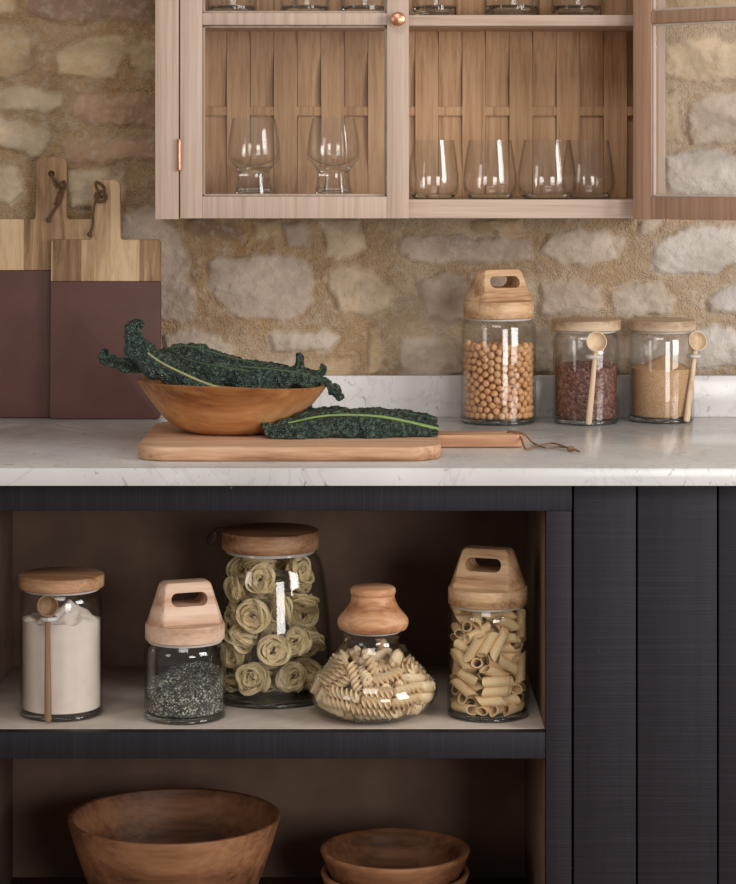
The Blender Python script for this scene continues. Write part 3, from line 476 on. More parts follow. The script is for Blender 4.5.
# ------------------------------------------------------------------ base cabinet
bc = thing('base_cabinet', 'dark blue-black sawn timber base cabinet with open shelves under the marble', 'cabinet')
XL, XR = -.556, .2462; YF = -.68
MB().box(-.592, .2822, YF, YF + .022, .838, .875, .001).build('top_rail', M['navy_flat'], bc)
MB().box(XR, .2815, YF, YF + .022, .10, .8378, .001).build('stile', M['navy'], bc)
MB().box(-.592, XL, YF, YF + .022, .10, .8378, .001).build('stile', M['navy'], bc)
sh = MB().box(XL, XR, YF + .022, -.24, .497, .532, .0008).build('shelf', M['shelf_top'], bc)
MB().box(XL + .0005, XR - .0005, YF + .001, YF + .0218, .495, .5315, .001).build('edging', M['navy_flat'], sh)
MB().box(XL, XR, YF + .001, -.24, .165, .201, .001).build('bottom_panel', M['inside'], bc)
MB().box(XL - .02, XR + .02, -.24, -.225, .165, .874, .0005).build('back_panel', M['inside'], bc)
for x0, x1 in ((XR, XR + .018), (XL - .018, XL)):
    MB().box(x0, x1, YF + .0222, -.241, .165, .874, .0005).build('side_panel', M['inside'], bc)
MB().box(XL, XR, YF + .0222, -.241, .862, .8745, .0005).build('top_panel', M['inside'], bc)
xs = [.2835, .3721, .4842, .5958, .7050, .8150]
for a, b in zip(xs[:-1], xs[1:]):
    MB().box(a + .0012, b - .0012, YF + .001, YF + .022, .10, .8735, .0016).build('plank', M['navy'], bc)
for a in (-.700, -.810):
    MB().box(a + .0012, a + .1065, YF + .001, YF + .022, .10, .8735, .0016).build('plank', M['navy'], bc)
MB().box(-.81, .815, YF + .06, YF + .08, 0, .10, .001).build('plinth', M['navy_flat'], bc)
MB().box(.798, .815, YF + .023, -.02, 0, .874, .001).build('end_panel', M['navy'], bc)
MB().box(-.81, -.793, YF + .023, -.02, 0, .874, .001).build('end_panel', M['navy'], bc)

# ------------------------------------------------------------------ wall cabinet
wc = thing('wall_cabinet', 'pale oak wall cabinet with glazed doors above the worktop', 'cabinet', (0, -.02, 1.233))
B0 = 1.233
def wb(name, mat, x0, x1, y0, y1, z0, z1, parent=wc, bev=.001):
    return MB().box(x0, x1, y0 + .02, y1 + .02, z0 - B0, z1 - B0, bev).build(name, mat, parent)
ZT = 1.86
wb('frame_stile', M['oak'], -.3337, -.2965, -.238, -.212, 1.2315, ZT)
wb('frame_stile', M['oak'], .4280, .4660, -.238, -.212, 1.2315, ZT)
for x0, x1 in ((-.3337, -.314), (.4464, .466)):
    wb('side_panel', M['oak'], x0, x1, -.2118, -.016, 1.2315, ZT)
wb('bottom_panel', M['oak_h'], -.3138, .4462, -.2115, -.016, 1.2325, 1.2621)
wb('shelf', M['oak_h'], -.3138, .4462, -.2105, -.048, 1.5365, 1.5535)
wb('top_panel', M['oak_h'], -.3138, .4462, -.2115, -.016, 1.842, ZT)
wb('back_panel', M['weave'], -.3138, .4462, -.0255, -.0165, 1.2625, 1.8415)
rail_top = wb('top_rail', M['oak_h'], -.2963, .4278, -.238, -.212, 1.842, ZT)
def weave():
    mb = MB(); d = 3.95; pitch = 23.6 * d / F; x0 = (203 - CX) * d / F
    zs0 = ZC - (111 - HY) * d / F; per = .205
    for k in range(-2, 18):
        a = x0 + k * pitch; b = a + pitch - .0008
        if b < -.31 or a > .445: continue
        a = max(a, -.3135); b = min(b, .446)
        s = 1 if k % 2 == 0 else -1
        n = 56; v = []; f = []
        for i in range(n + 1):
            z = 1.2627 + (1.8410 - 1.2627) * i / n
            c = math.cos(PI * (z - zs0) / per); c = math.copysign(abs(c) ** .75, c)
            y = -.0385 + s * .0042 * c + .02
            for xx, yy in ((a, y), (b, y), (b, y + .003), (a, y + .003)): v.append((xx, yy, z - B0))
        for i in range(n):
            q = i * 4
            for e in range(4): f.append((q + e, q + (e + 1) % 4, q + 4 + (e + 1) % 4, q + 4 + e))
        mb.add(v, f)
    for j in (-1, 0, 1, 2):
        z = zs0 + j * per
        if 1.27 < z < 1.83: mb.box(-.3135, .446, -.0405 + .02, -.0375 + .02, z - .0075 - B0, z + .0075 - B0, .0006)
    return mb.build('woven_panel', M['weave'], wc, 30)
weave()
def cab_door(width, mirror, mull_z, mat, hinge, rot):
    """built closed, the hinge edge at local x=0, reaching width along +x (or -x when mirrored)"""
    s = -1 if mirror else 1; st = .0345; z0, z1 = 1.2328 - B0, 1.8405 - B0
    def bx(mb, x0, x1, za, zb, y0=0, y1=.02):
        a, b = sorted((s * x0, s * x1)); mb.box(a, b, y0, y1, za, zb, .0012)
    mb = MB()
    bx(mb, 0, st, z0, z1); bx(mb, width - st, width, z0, z1)
    bx(mb, st, width - st, z0, z0 + .0345); bx(mb, st, width - st, z1 - .034, z1)
    bx(mb, st, width - st, mull_z - .0095 - B0, mull_z + .0095 - B0)
    d = mb.build('door', mat, wc); d.location = hinge; d.rotation_euler = (0, 0, rot)
    for za, zb in ((z0 + .0345, mull_z - .0095 - B0), (mull_z + .0095 - B0, z1 - .034)):
        p = MB(); bx(p, st - .0, width - st + .0, za, zb, .008, .011); p.build('pane', M['pane'], d, 0)
        t = MB(); g = .004
        for q in ((st, st + g, za, zb), (width - st - g, width - st, za, zb), (st, width - st, za, za + g), (st, width - st, zb - g, zb)): bx(t, *q, .0112, .0165)
        t.build('glazing_bead', M['lit_bead'] if mirror else M['oak'], d)
    return d, s
ld, s = cab_door(.3586, False, 1.5455, M['oak'], (-.2945, -.24 + .02, 0), 0)
kx, kz = .3586 - .0175, ZC - (19 - HY) * 3.74 / F - B0
MB().lathe([(0, -.022), (.0075, -.0215), (.0105, -.0195), (.0115, -.0165), (.0095, -.0135), (.0055, -.011), (.005, -.004), (.0075, -.0015), (.0075, 0), (0, 0)], 32).xf(Matrix.Translation((kx, 0, kz)) @ Matrix.Rotation(-PI / 2, 4, 'X')).build('knob', M['copper'], ld)
def hinge_at(z, x=-.001):
    h = MB(); h.tube([(x, -.002, z - .021), (x, -.002, z + .021)], .0026, 12); h.ball((x, -.002, z + .0225), .003); h.ball((x, -.002, z - .0225), .003); return h
hinge_at(ZC - (155 - HY) * 3.76 / F - B0).build('hinge', M['copper'], ld)
hinge_at(1.76 - B0).build('hinge', M['copper'], ld)
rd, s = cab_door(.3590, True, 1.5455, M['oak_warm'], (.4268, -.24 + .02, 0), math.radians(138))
hinge_at(ZC - (155 - HY) * 3.76 / F - B0, .0005).build('hinge', M['copper'], rd)
kb = MB().lathe([(0, -.022), (.0075, -.0215), (.0105, -.0195), (.0115, -.0165), (.0095, -.0135), (.0055, -.011), (.005, -.004), (.0075, -.0015), (.0075, 0), (0, 0)], 32).xf(Matrix.Translation((-.3415, 0, kz)) @ Matrix.Rotation(-PI / 2, 4, 'X'))
kb.build('knob', M['copper'], rd)

# ------------------------------------------------------------------ drinking glasses
def glass_obj(name, prof_o, prof_i, x, y, z, label, group, mat, wob=None, base=None):
    """outer profile bottom-up, inner profile top-down"""
    o = MB().lathe([(0, prof_o[0][1])] + prof_o + prof_i + [(0, prof_i[-1][1])], 56, wob=wob).build(name, mat, None, 60)
    o.location = (x, y, z); tag(o, label, 'glass', group)
    if base: MB().lathe([(0, base[0][1])] + base + [(0, base[-1][1])], 56, wob=wob).build('thick_base', M['glass_smoky'], o, 60)
    return o
SH = 1.2623; gy = -.125; gd = gy - CAMY; u = gd / F
def goblet(pxc, label):
    o = [(.0300, 0), (.0312, .002), (.0302, .010), (.0268, .030), (.0258, .040), (.0268, .046), (.034, .056), (.0415, .064), (.0425, .070), (.0415, .090), (.0385, .110), (.0345, .130)]
    i = [(.0332, .130), (.0370, .110), (.0398, .090), (.0405, .072), (.038, .066), (.026, .058), (.010, .053)]
    glass_obj('goblet', o, i, (pxc - CX) * u, gy, SH, label, 'stemmed glasses on the lower cabinet shelf', M['tumbler'], None, [(.0285, .0008), (.0298, .003), (.0288, .010), (.0254, .030), (.0244, .040), (.0254, .046), (.029, .0515), (.020, .0528), (.008, .0505)])
goblet(254, 'short-stemmed clear goblet behind the left glass door, left of the pair')
goblet(333.5, 'short-stemmed clear goblet behind the left glass door, nearest the copper knob side')
def tumbler(pxc, label, y=gy, k=1.0):
    o = [(.033, 0), (.0365, .0015), (.0418, .010), (.0438, .021), (.0434, .036), (.0405, .060), (.0368, .082), (.0345, .0945)]
    i = [(.0333, .0945), (.0355, .082), (.0392, .060), (.0421, .036), (.0424, .022), (.0395, .0125), (.031, .0065)]
    o = [(r * k, z) for r, z in o]; i = [(r * k, z) for r, z in i]
    glass_obj('stemless_tumbler', o, i, (pxc - CX) * (y - CAMY) / F, y, SH, label, 'stemless tumblers on the lower cabinet shelf', M['tumbler'], None, [(.0320 * k, .0006), (.0350 * k, .0018), (.0372 * k, .0070), (.030 * k, .0060)])
tumbler(433.5, 'rounded stemless tumbler beside the closed door, leftmost of the row', gy, .94)
tumbler(490, 'rounded stemless tumbler second from the closed door', gy)
tumbler(547, 'rounded stemless tumbler in front, overlapping the one at its right', -.150, 1.08)
tumbler(588, 'rounded stemless tumbler partly behind another, nearest the open door', -.095, .98)
SH2 = 1.5537
def upper(pxc, wpx, label):
    r = wpx / 2 * gd / F
    o = [(r * .94, 0), (r, .003), (r, .10)]; i = [(r - .0022, .10), (r - .0022, .020), (r - .006, .013), (r * .5, .010)]
    def wob(a, z): return .012 * math.cos(9 * a) * (1 if z < .09 else 0)
    glass_obj('straight_tumbler', o, i, (pxc - CX) * u, gy, SH2, label, 'heavy-based tumblers on the upper cabinet shelf', M['tumbler'], wob, [(r * .90, .0008), (r * .955, .004), (r * .94, .0190), (r * .80, .0125), (r * .5, .0100)])
for c, w_, l in ((231.5, 50, 'heavy-based tumbler on the upper shelf, leftmost behind the glazed door'), (305, 50, 'heavy-based tumbler on the upper shelf, middle one behind the glazed door'), (363, 46, 'heavy-based tumbler on the upper shelf, just left of the copper knob'),
                 (434.5, 46, 'heavy-based tumbler on the upper shelf, just right of the copper knob'), (512, 56, 'heavy-based tumbler on the upper shelf, middle one of the open side'), (576.5, 52, 'heavy-based tumbler on the upper shelf, nearest the open door')):
    upper(c, w_, l)

# ------------------------------------------------------------------ boards leaning on the wall
def lean_board(name, cxp, halfw, y_top, y_sh, y_paint, hw, Yf, label, hole, lean):
    d = Yf - CAMY; k = d / F; x = (cxp - CX) * k
    zt = ZC - (y_top - HY) * k - TOPZ; zsh = ZC - (y_sh - HY) * k - TOPZ; zp = ZC - (y_paint - HY) * k - TOPZ
    hwid = halfw * k; h = hw * k; th = .014
    t = thing(name, label, 'cutting board', (x, Yf, TOPZ + .0008)); t.rotation_euler = (-lean, 0, 0)
    out = rounded([(-hwid, zp, 0), (hwid, zp, 0), (hwid, zsh, .006), (h, zsh, .004), (h * .96, zt, .012), (-h * .96, zt, .012), (-h, zsh, .004), (-hwid, zsh, .006)])
    b = MB().take(prism(out, 0, th, .0022)).build('wooden_top', M['acacia'], t)
    hz = ZC - (hole[1] - HY) * k - TOPZ; hx = (hole[0] - cxp) * k
    c = MB().tube([(hx, -.02, hz), (hx, .04, hz)], .0055, 20).build('cutter', M['acacia']); c.parent = t
    bpy.context.view_layer.update(); cut(b, c)
    out = rounded([(-hwid - .0004, 0, .006), (hwid + .0004, 0, .006), (hwid + .0004, zp, 0), (-hwid - .0004, zp, 0)])
    MB().take(prism(out, -.0004, th + .0004, .002)).build('coated_face', M['dipped'], t)
    return t, hx, hz
t, hx, hz = lean_board('cutting_board', 50, 55, 157, 219.5, 271, 16, -.0535, 'tall paddle cutting board with plum coated lower half, behind and left', (50, 174), .045)
k = 3.952 / F
c = MB().tube(smooth_path([(hx, .012, hz), (hx, -.003, hz - .002), (hx + .006, -.004, hz - .010), (hx + .016, -.0045, hz - .020), (hx + .019, -.0045, hz - .036), (hx + .008, -.004, hz - .056), (hx - .004, -.004, hz - .074)], 30), .0020, 8)
c.tube(smooth_path([(hx, .012, hz + .001), (hx + .002, -.003, hz - .004), (hx + .010, -.005, hz - .022), (hx + .021, -.006, hz - .012), (hx + .024, -.006, hz - .024), (hx + .014, -.005, hz - .03), (hx + .006, -.004, hz - .052)], 30), .0019, 8)
c.ball((hx + .019, -.005, hz - .020), .0055).ball((hx - .004, -.004, hz - .076), .0042)
c.build('leather_cord', M['leather'], t)
t, hx, hz = lean_board('cutting_board', 105, 55, 180, 240, 282, 14.7, -.0712, 'shorter paddle cutting board with plum coated face, leaning in front', (100, 197), .045)
c = MB().tube(smooth_path([(hx, .012, hz), (hx - .001, -.003, hz + .002), (hx - .008, -.005, hz + .018), (hx - .006, -.004, hz + .024), (hx + .006, -.0045, hz + .014), (hx + .004, -.004, hz - .002)], 24), .0022, 8)
c.tube(smooth_path([(hx, -.004, hz), (hx - .008, -.005, hz - .006), (hx - .012, -.005, hz - .026), (hx - .013, -.004, hz - .046), (hx - .019, -.004, hz - .062)], 24), .0018, 8)
c.tube([(hx + .009 * math.cos(a * .5), -.005, hz + .009 * math.sin(a * .5)) for a in range(14)], .0024, 8)
c.ball((hx - .018, -.004, hz - .062), .0045)
c.build('leather_cord', M['leather'], t)

# ------------------------------------------------------------------ serving board lying flat
sb = thing('serving_board', 'long pale wooden serving board lying flat with handle to the right', 'serving board', (-.105, -.45, TOPZ + .0004))
def flat(outline, th, bev, name, mat, z0=0):
    mb = MB().take(prism(outline, 0, th, bev)); mb.v = [(x, z, y + z0) for x, y, z in mb.v]; mb.f = [tuple(reversed(f)) for f in mb.f]
    return mb.build(name, mat, sb)
x0 = (137 - CX) * 3.40 / F + .105; x1 = (441 - CX) * 3.42 / F + .105
flat(rounded([(x0, -.180, .045), (x1, -.180, .05), (x1, .165, .05), (x0, .165, .045)], 10), .0205, .004, 'board_slab', M['board'])
hx1 = (523 - CX) * 3.55 / F + .105
hb = flat(rounded([(x1 - .004, -.018, .0), (hx1, -.018, .012), (hx1, .030, .012), (x1 - .004, .030, .0)], 6), .0195, .004, 'handle', M['handle'], .0004)
cd = MB()
zc_ = .0028
def gp(px, py, z): p = G(px, py, TOPZ + z); return (p.x + .105, p.y + .45, z)
cd.tube(smooth_path([(hx1 - .022, .004, .012), (hx1 - .022, .004, .0205), (hx1 - .018, -.002, .0222), (hx1 - .006, -.008, .0218), (hx1 + .004, -.012, .017)] + [gp(533, 443, .003), gp(545, 448, zc_), gp(560, 447, zc_), gp(576, 449.5, zc_)], 50), .0014, 8)
cd.tube(smooth_path([(hx1 - .022, .004, .012), (hx1 - .022, .002, .0212), (hx1 - .010, -.012, .0216), (hx1 - .004, -.0188, .014)] + [gp(526, 449, .003), gp(538, 446, zc_), gp(552, 443.5, zc_), gp(565, 447, .0042), gp(580, 452, zc_)], 50), .0014, 8)
cd.ball(gp(571, 449, .0042), .0042, sx=1.5)
cd.build('leather_cord', M['cord'], sb)
BT = TOPZ + .0004 + .0205

# ------------------------------------------------------------------ kale bowl and kale
KX, KY = (233 - CX) * 3.58 / F, -.425
kb_o = [(.0, .0), (.066, 0), (.076, .0025), (.090, .010), (.1045, .024), (.117, .042), (.128, .058), (.1385, .0745), (.1395, .0768)]
kb_i = [(.1375, .0778), (.1345, .0765), (.122, .058), (.110, .042), (.096, .025), (.076, .014), (.05, .010), (0, .009)]
def bw(a, z): return (.018 * math.cos(2 * a) - .008 * math.cos(3 * a + .5)) * min(1, z / .05)
bowl = MB().lathe(kb_o + kb_i, 96, wob=bw)
bowl.v = [(x, y, z - .07 * max(0, x) * z / .077 * .9) for x, y, z in bowl.v]
bo = bowl.build('wooden_bowl', M['kale_bowl'], None, 50); bo.location = (KX, KY, BT + .0004)
tag(bo, 'warm orange wooden bowl holding kale on the serving board', 'bowl')

def KP(px, py, Y): return W(px, py, Y)
_zi = [z for r, z in kb_i][::-1]; _ri = [r for r, z in kb_i][::-1]
def settle(p, rest):
    """keeps a leaf out of the bowl's wall, or on top of the board"""
    if rest == 'board':
        m = BT + .0024
        if p.z < m: p.z = m
        p.y = min(p.y, 9)
        dx, dy = p.x - KX, p.y - KY; r = math.hypot(dx, dy); z = p.z - BT
        if z < .08:
            a = math.atan2(dy, dx); ro = float(np.interp(z, [0, .0025, .010, .024, .042, .058, .0768], [.066, .076, .090, .1045, .117, .128, .1395])) * (1 + bw(a, z)) + .004
            if r < ro: p.x = KX + dx * ro / r; p.y = KY + dy * ro / r
        return p
    dx, dy = p.x - KX, p.y - KY; r = math.hypot(dx, dy); a = math.atan2(dy, dx); sq = 1 - .818 * max(0, dx); z = p.z - BT - .0004
    zr = .0778 * sq; kk = 1 + bw(a, z); rr = .1395 * kk
    if z < zr + .004:
        ri = float(np.interp(z / sq, _zi, _ri)) * kk - .004
        if r > rr + .0005:
            if r < rr + .006: q = (rr + .006) / r; p.x = KX + dx * q; p.y = KY + dy * q
        elif r > ri:
            if z > zr - .016: p.z = BT + .0004 + zr + .0045
            else: p.x = KX + dx * ri / r; p.y = KY + dy * ri / r
    return p
def kale_leaf(label, spine, width, curl, seed, rib='rib_dark', ribr=(0, .9), ribk=.5, up=(0, -.5, 1), ruffle=.003, bumpy=.0042, taper=.5, lift=0.0, rest='bowl'):
    """spine: world points from stalk to tip; the blade rolls down either side and blisters between its veins"""
    n = 200; mcr = 57
    P = smooth_path([tuple(p) for p in spine], n)
    o0 = Vector(P[0]); P = [Vector(p) - o0 for p in P]
    L = sum((P[i + 1] - P[i]).length for i in range(n))
    rs = np.random.RandomState(seed); V = []; Fc = []; frames = []; acc = 0
    Us = np.zeros((n + 1, mcr)); Ss = np.zeros((n + 1, mcr)); U = Vector(up).normalized()
    for i in range(n + 1):
        t = (P[min(i + 1, n)] - P[max(i - 1, 0)]).normalized()
        N = (U - t * U.dot(t)).normalized(); frames.append((t, N, t.cross(N)))
        if i: acc += (P[i] - P[i - 1]).length
        q = i / n
        wd = width * max(.03, math.sin(PI * min(1, q * .90 + .10)) ** taper)
        wd *= 1 + .09 * math.sin(Us[i - 1, 0] * 140 + seed * 1.7) + .07 * math.sin(acc * 310 + seed)
        Us[i] = acc; Ss[i] = np.linspace(-1, 1, mcr) * wd
    cell = .0074
    k = int((L + .02) * .14 / (cell * cell) * 1.5); pts = rs.rand(k, 2) * np.array([L + .02, .14]) - np.array([.01, .07])
    def cells(c, pts):
        Q = np.stack([Us.ravel(), Ss.ravel()], -1); dm = np.full(len(Q), 9.0)
        for s_ in range(0, len(Q), 1500):
            D = np.hypot(Q[s_:s_ + 1500, None, 0] - pts[None, :, 0], Q[s_:s_ + 1500, None, 1] - pts[None, :, 1]); dm[s_:s_ + 1500] = D.min(1)
        return (1 - np.clip(dm / c, 0, 1) ** 2).reshape(n + 1, mcr)
    bump = cells(cell, pts) * bumpy
    pts2 = rs.rand(k * 3, 2) * np.array([L + .02, .14]) - np.array([.01, .07])
    bump += cells(cell * .55, pts2) * bumpy * .5
    big = vnoise(Us / .022, Ss / .022 + 9, seed, 3)
    for i in range(n + 1):
        t, N, Bv = frames[i]
        W_ = max(abs(Ss[i, 0]), .0010)
        for j in range(mcr):
            s = Ss[i, j] / W_; cu = curl * (1 + .30 * math.sin(Us[i, 0] * 52 + seed + (1.7 if s > 0 else 0)))
            R = W_ / max(cu, .05); th = s * cu
            b = R * math.sin(th); h = R * (math.cos(th) - 1)
            ruf = ruffle * abs(s) ** 3 * math.sin(Us[i, j] * 190 + seed + (2 if s > 0 else 0))
            nv = N * math.cos(th) + Bv * math.sin(th)
            V.append(P[i] + Bv * b + N * (h + lift) + nv * (bump[i, j] * min(1, .25 + abs(s) * 4) + ruf + .009 * big[i, j] * min(1, abs(s) * 3)))
    V = [settle(p + o0, rest) - o0 for p in V]
    for i in range(n):
        for j in range(mcr - 1):
            q = i * mcr + j; Fc.append((q, q + 1, q + mcr + 1, q + mcr))
    o = mesh_obj('kale_leaf', V, Fc, M['kale'], None, 180); o.location = o0
    md = o.modifiers.new('thickness', 'SOLIDIFY'); md.thickness = .0009; md.offset = -1
    tag(o, label, 'kale leaf', 'dark crinkled kale leaves')
    a_, b_ = int(n * ribr[0]), int(n * ribr[1])
    ids = list(range(a_, b_, 3))
    MB().tube([P[i] + frames[i][1] * (.0016 + lift + .0012 * ribk) for i in ids], [(.0042 * (1 - .8 * i / n)) * ribk + .0005 for i in ids], 8, .8).build('midrib', M[rib], o, 60)
    return o
kale_leaf('kale leaf curling up at the left end of the bowl with pale rib showing', [KP(232, 391, -.47), KP(208, 385, -.485), KP(180, 373, -.485), KP(157, 361, -.48), KP(143, 349, -.475), KP(136, 337, -.47), KP(136, 327, -.468), KP(144, 323, -.466)], .0235, 1.5, 3, 'rib_dull', (.05, .52), .62, up=(.45, -.9, .45), taper=.95)
kale_leaf('kale leaf pointing left past the bowl rim in front of the coated board', [KP(225, 384, -.43), KP(190, 376, -.44), KP(155, 364, -.45), KP(130, 362, -.45), KP(112, 360, -.45), KP(101, 351, -.45)], .0165, 1.6, 4, up=(.1, -.7, 1), taper=.85)
kale_leaf('long kale leaf draped over the right rim of the bowl, tip hanging down', [KP(196, 372, -.45), KP(222, 368, -.46), KP(255, 369, -.46), KP(290, 373, -.455), KP(314, 378, -.445), KP(332, 387, -.44), KP(343, 399, -.44)], .0225, 1.5, 5, up=(0, -.55, 1), taper=.7)
kale_leaf('kale leaf arching along the back of the bowl, highest of the middle', [KP(150, 362, -.39), KP(170, 350, -.39), KP(192, 348, -.395), KP(224, 357, -.40), KP(262, 366, -.40), KP(300, 371, -.39), KP(318, 374, -.385)], .023, 1.4, 6, up=(0, -.4, 1), taper=.42)
kale_leaf('broad kale leaf heaped in the middle of the bowl', [KP(300, 382, -.43), KP(270, 377, -.455), KP(240, 371, -.47), KP(210, 366, -.465), KP(184, 360, -.45), KP(166, 351, -.43)], .026, 1.35, 8, up=(0, -.6, 1), taper=.42)
kale_leaf('small kale leaf with an upright curled lobe near the right rim', [KP(262, 380, -.415), KP(284, 375, -.415), KP(297, 369, -.415), KP(299, 360, -.412), KP(297, 353, -.41)], .009, 1.2, 9, up=(-.5, -.7, .3), ruffle=.002, bumpy=.002)
kale_leaf('tiny kale frond sticking up beside the hanging leaf tip', [KP(296, 380, -.425), KP(312, 376, -.425), KP(321, 371, -.425), KP(322, 364, -.42)], .007, 1.1, 10, up=(-.5, -.7, .3), ruffle=.001, bumpy=.0016)
def KB(px, Y, h): return Vector(((px - CX) * (Y - CAMY) / F, Y, BT + h))
kale_leaf('large kale leaf lying on the serving board with arching pale rib', [KB(438, -.490, .007), KB(427, -.491, .011), KB(405, -.495, .019), KB(380, -.498, .026), KB(350, -.502, .029), KB(320, -.507, .0275), KB(296, -.514, .021), KB(276, -.520, .016), KB(262, -.524, .015)], .043, 1.1, 12, 'rib', (0, .80), .8, up=(0, -.45, 1), ruffle=.002, taper=.42, rest='board')
kale_leaf('kale leaf tucked behind the large one on the serving board', [KB(437, -.43, .015), KB(405, -.425, .024), KB(365, -.42, .028), KB(320, -.42, .028), KB(288, -.425, .030), KB(262, -.44, .033)], .026, 1.3, 13, up=(0, -.35, 1), ruffle=.002, taper=.42, rest='board')

# ------------------------------------------------------------------ jars
def jar_glass(parent, outer, wall=.003, base=.007):
    """outer profile from the base up; an inner wall is added"""
    inner = [(max(r - wall, .001), max(z, base) if z > base else base) for r, z in outer if z > base * .5]
    prof = [(0, 0)] + outer + list(reversed(inner)) + [(0, base)]
    return MB().lathe(prof, 72).build('glass_body', M['glass'], parent, 60)
def jar_base(parent, r, h=.0065):
    return MB().lathe([(0, .0003), (r * .93, .0003), (r, .002), (r, h * .8), (r * .97, h), (0, h)], 64).build('thick_base', M['glass_smoky'], parent, 60)
def cyl_profile(r, h, neck=None):
    p = [(r - .004, 0), (r - .001, .0015), (r, .005), (r, h - .014), (r - .0008, h - .009), (r - .004, h - .004), (r - .006, h)]
    return p
def disc_lid(parent, r, z, h, mat, name='lid'):
    return MB().lathe([(0, z), (r - .003, z), (r - .0008, z + .001), (r, z + .003), (r, z + h - .003), (r - .0008, z + h - .001), (r - .003, z + h), (0, z + h)], 72).build(name, mat, parent, 40)
def seal(parent, r, z, h):
    return MB().lathe([(r - .004, z), (r, z + .0005), (r + .0004, z + h * .5), (r, z + h - .0005), (r - .004, z + h)], 64).build('seal', M['seal'], parent, 60)
def handle_lid(parent, r, z, hd, hs, mat, rot):
    """round lid whose upper half is cut to a tapering block with a slot for the fingers"""
    prof = []; N = 72; v = []; f = []
    secs = [(0, r - .002, None), (.0012, r, None), (hd - .004, r, None), (hd - .0006, r - .001, None), (hd, r - .0035, None)]
    steps = 10
    h0 = .60 * r
    secs.append((hd + .0002, r - .0036, h0 * 1.08)); secs.append((hd + .002, r - .003, h0))
    for k in range(1, steps + 1):
        q = k / steps; rr = (r - .003) * (1 - .30 * q); hh = h0 * (1 - .50 * q); zz = hd + .002 + (hs - .008) * q
        secs.append((zz, rr, hh))
    rr, hh = secs[-1][1:]
    secs += [(hd + hs - .003, rr - .002, hh - .001), (hd + hs - .0008, rr - .005, hh - .0028), (hd + hs, rr - .008, hh - .006)]
    for zz, R, hh in secs:
        for i in range(N):
            a = 2 * PI * i / N; x = R * math.cos(a); y = R * math.sin(a)
            if hh is not None: y = max(-hh, min(hh, y))
            v.append((x, y, zz))
    for k in range(len(secs) - 1):
        for i in range(N):
            j = (i + 1) % N; f.append((k * N + i, k * N + j, (k + 1) * N + j, (k + 1) * N + i))
    f.append(tuple(range(N - 1, -1, -1))); f.append(tuple(range((len(secs) - 1) * N, len(secs) * N)))
    o = mesh_obj('handle_lid', v, f, mat, parent, 40); o.location = (0, 0, z); o.rotation_euler = (0, 0, rot)
    sw, shh, szc = r * .47, r * .165, hd + hs * .60
    c = MB().take(prism(rounded([(-sw, szc - shh, shh * .98), (sw, szc - shh, shh * .98), (sw, szc + shh, shh * .98), (-sw, szc + shh, shh * .98)], 8), -.2, .2, 0)).build('cutter', mat, parent)
    c.location = (0, 0, z); c.rotation_euler = (0, 0, rot)
    bpy.context.view_layer.update()
    cut(o, c); return o
def content(name, r, z0, top, label, mat, loc, cat, mound=None):
    """loose filling: a solid of revolution with an uneven top"""
    seg = 72; rings = 22; v = []; f = []
    for z in np.linspace(z0, 1, 2)[:1]:
        pass
    zs_ = [z0, z0 + .003]
    for rr, zz in ((r * .9, z0), (r, z0 + .003)):
        for i in range(seg):
            a = 2 * PI * i / seg; v.append((rr * math.cos(a), rr * math.sin(a), zz))
    for k in range(rings + 1):
        q = 1 - k / rings
        for i in range(seg):
            a = 2 * PI * i / seg; x, y = max(r * q, 1e-5) * math.cos(a), max(r * q, 1e-5) * math.sin(a); v.append((x, y, top(x, y)))
    R = rings + 3
    for k in range(R - 1):
        for i in range(seg):
            j = (i + 1) % seg; f.append((k * seg + i, k * seg + j, (k + 1) * seg + j, (k + 1) * seg + i))
    f.append(tuple(range(seg - 1, -1, -1)))
    o = mesh_obj(name, v, f, mat, None, 60); o.location = loc
    tag(o, label, cat, None, 'stuff'); return o
def spoon(label, top, bottom, r, mat, group, face=(0, -1, .25), dz=0):
    """round measuring scoop on a long flat handle; top = centre of the scoop"""
    o = thing('wooden_spoon', label, 'spoon', bottom, 0, group)
    tp = Vector(top) - Vector(bottom); fx = Vector(face).normalized()
    ax = Vector((0, 0, 1)); q = ax.rotation_difference(fx).to_matrix().to_4x4()
    pr = [(0, -r * .62), (r * .5, -r * .55), (r * .86, -r * .28), (r, r * .12), (r * .98, r * .18), (r * .90, r * .18), (r * .80, -r * .15), (r * .45, -r * .38), (0, -r * .43)]
    MB().lathe(pr, 40).xf(Matrix.Translation(tp) @ q).build('scoop', mat, o, 50)
    dirn = tp.normalized(); e = tp - dirn * r * .75 - fx * r * .1
    MB().tube([e * t_ + Vector((0, 0, 0)) for t_ in (0, .02, .3, .6, .9, 1)], [.0042, .0052, .0048, .0042, .004, .0045], 12, .8).build('handle', mat, o, 50)
    return o
def holder(parent, p, dirn, r=.0075):
    """glass ring fused to the jar that carries the spoon"""
    dirn = Vector(dirn).normalized(); side = Vector((-dirn.y, dirn.x, 0)); m = MB(); pts = []
    for k in range(25):
        a = 2 * PI * k / 24; pts.append(Vector(p) + dirn * math.cos(a) * r + side * math.sin(a) * r * 1.15)
    m.tube(pts, .0034, 10, 1.0, False)
    return m.build('spoon_ring', M['seal'], parent, 60)
M['seal_glass'] = thick_glass('spoon_ring_glass', (.95, .96, .95), .12, 1.45)

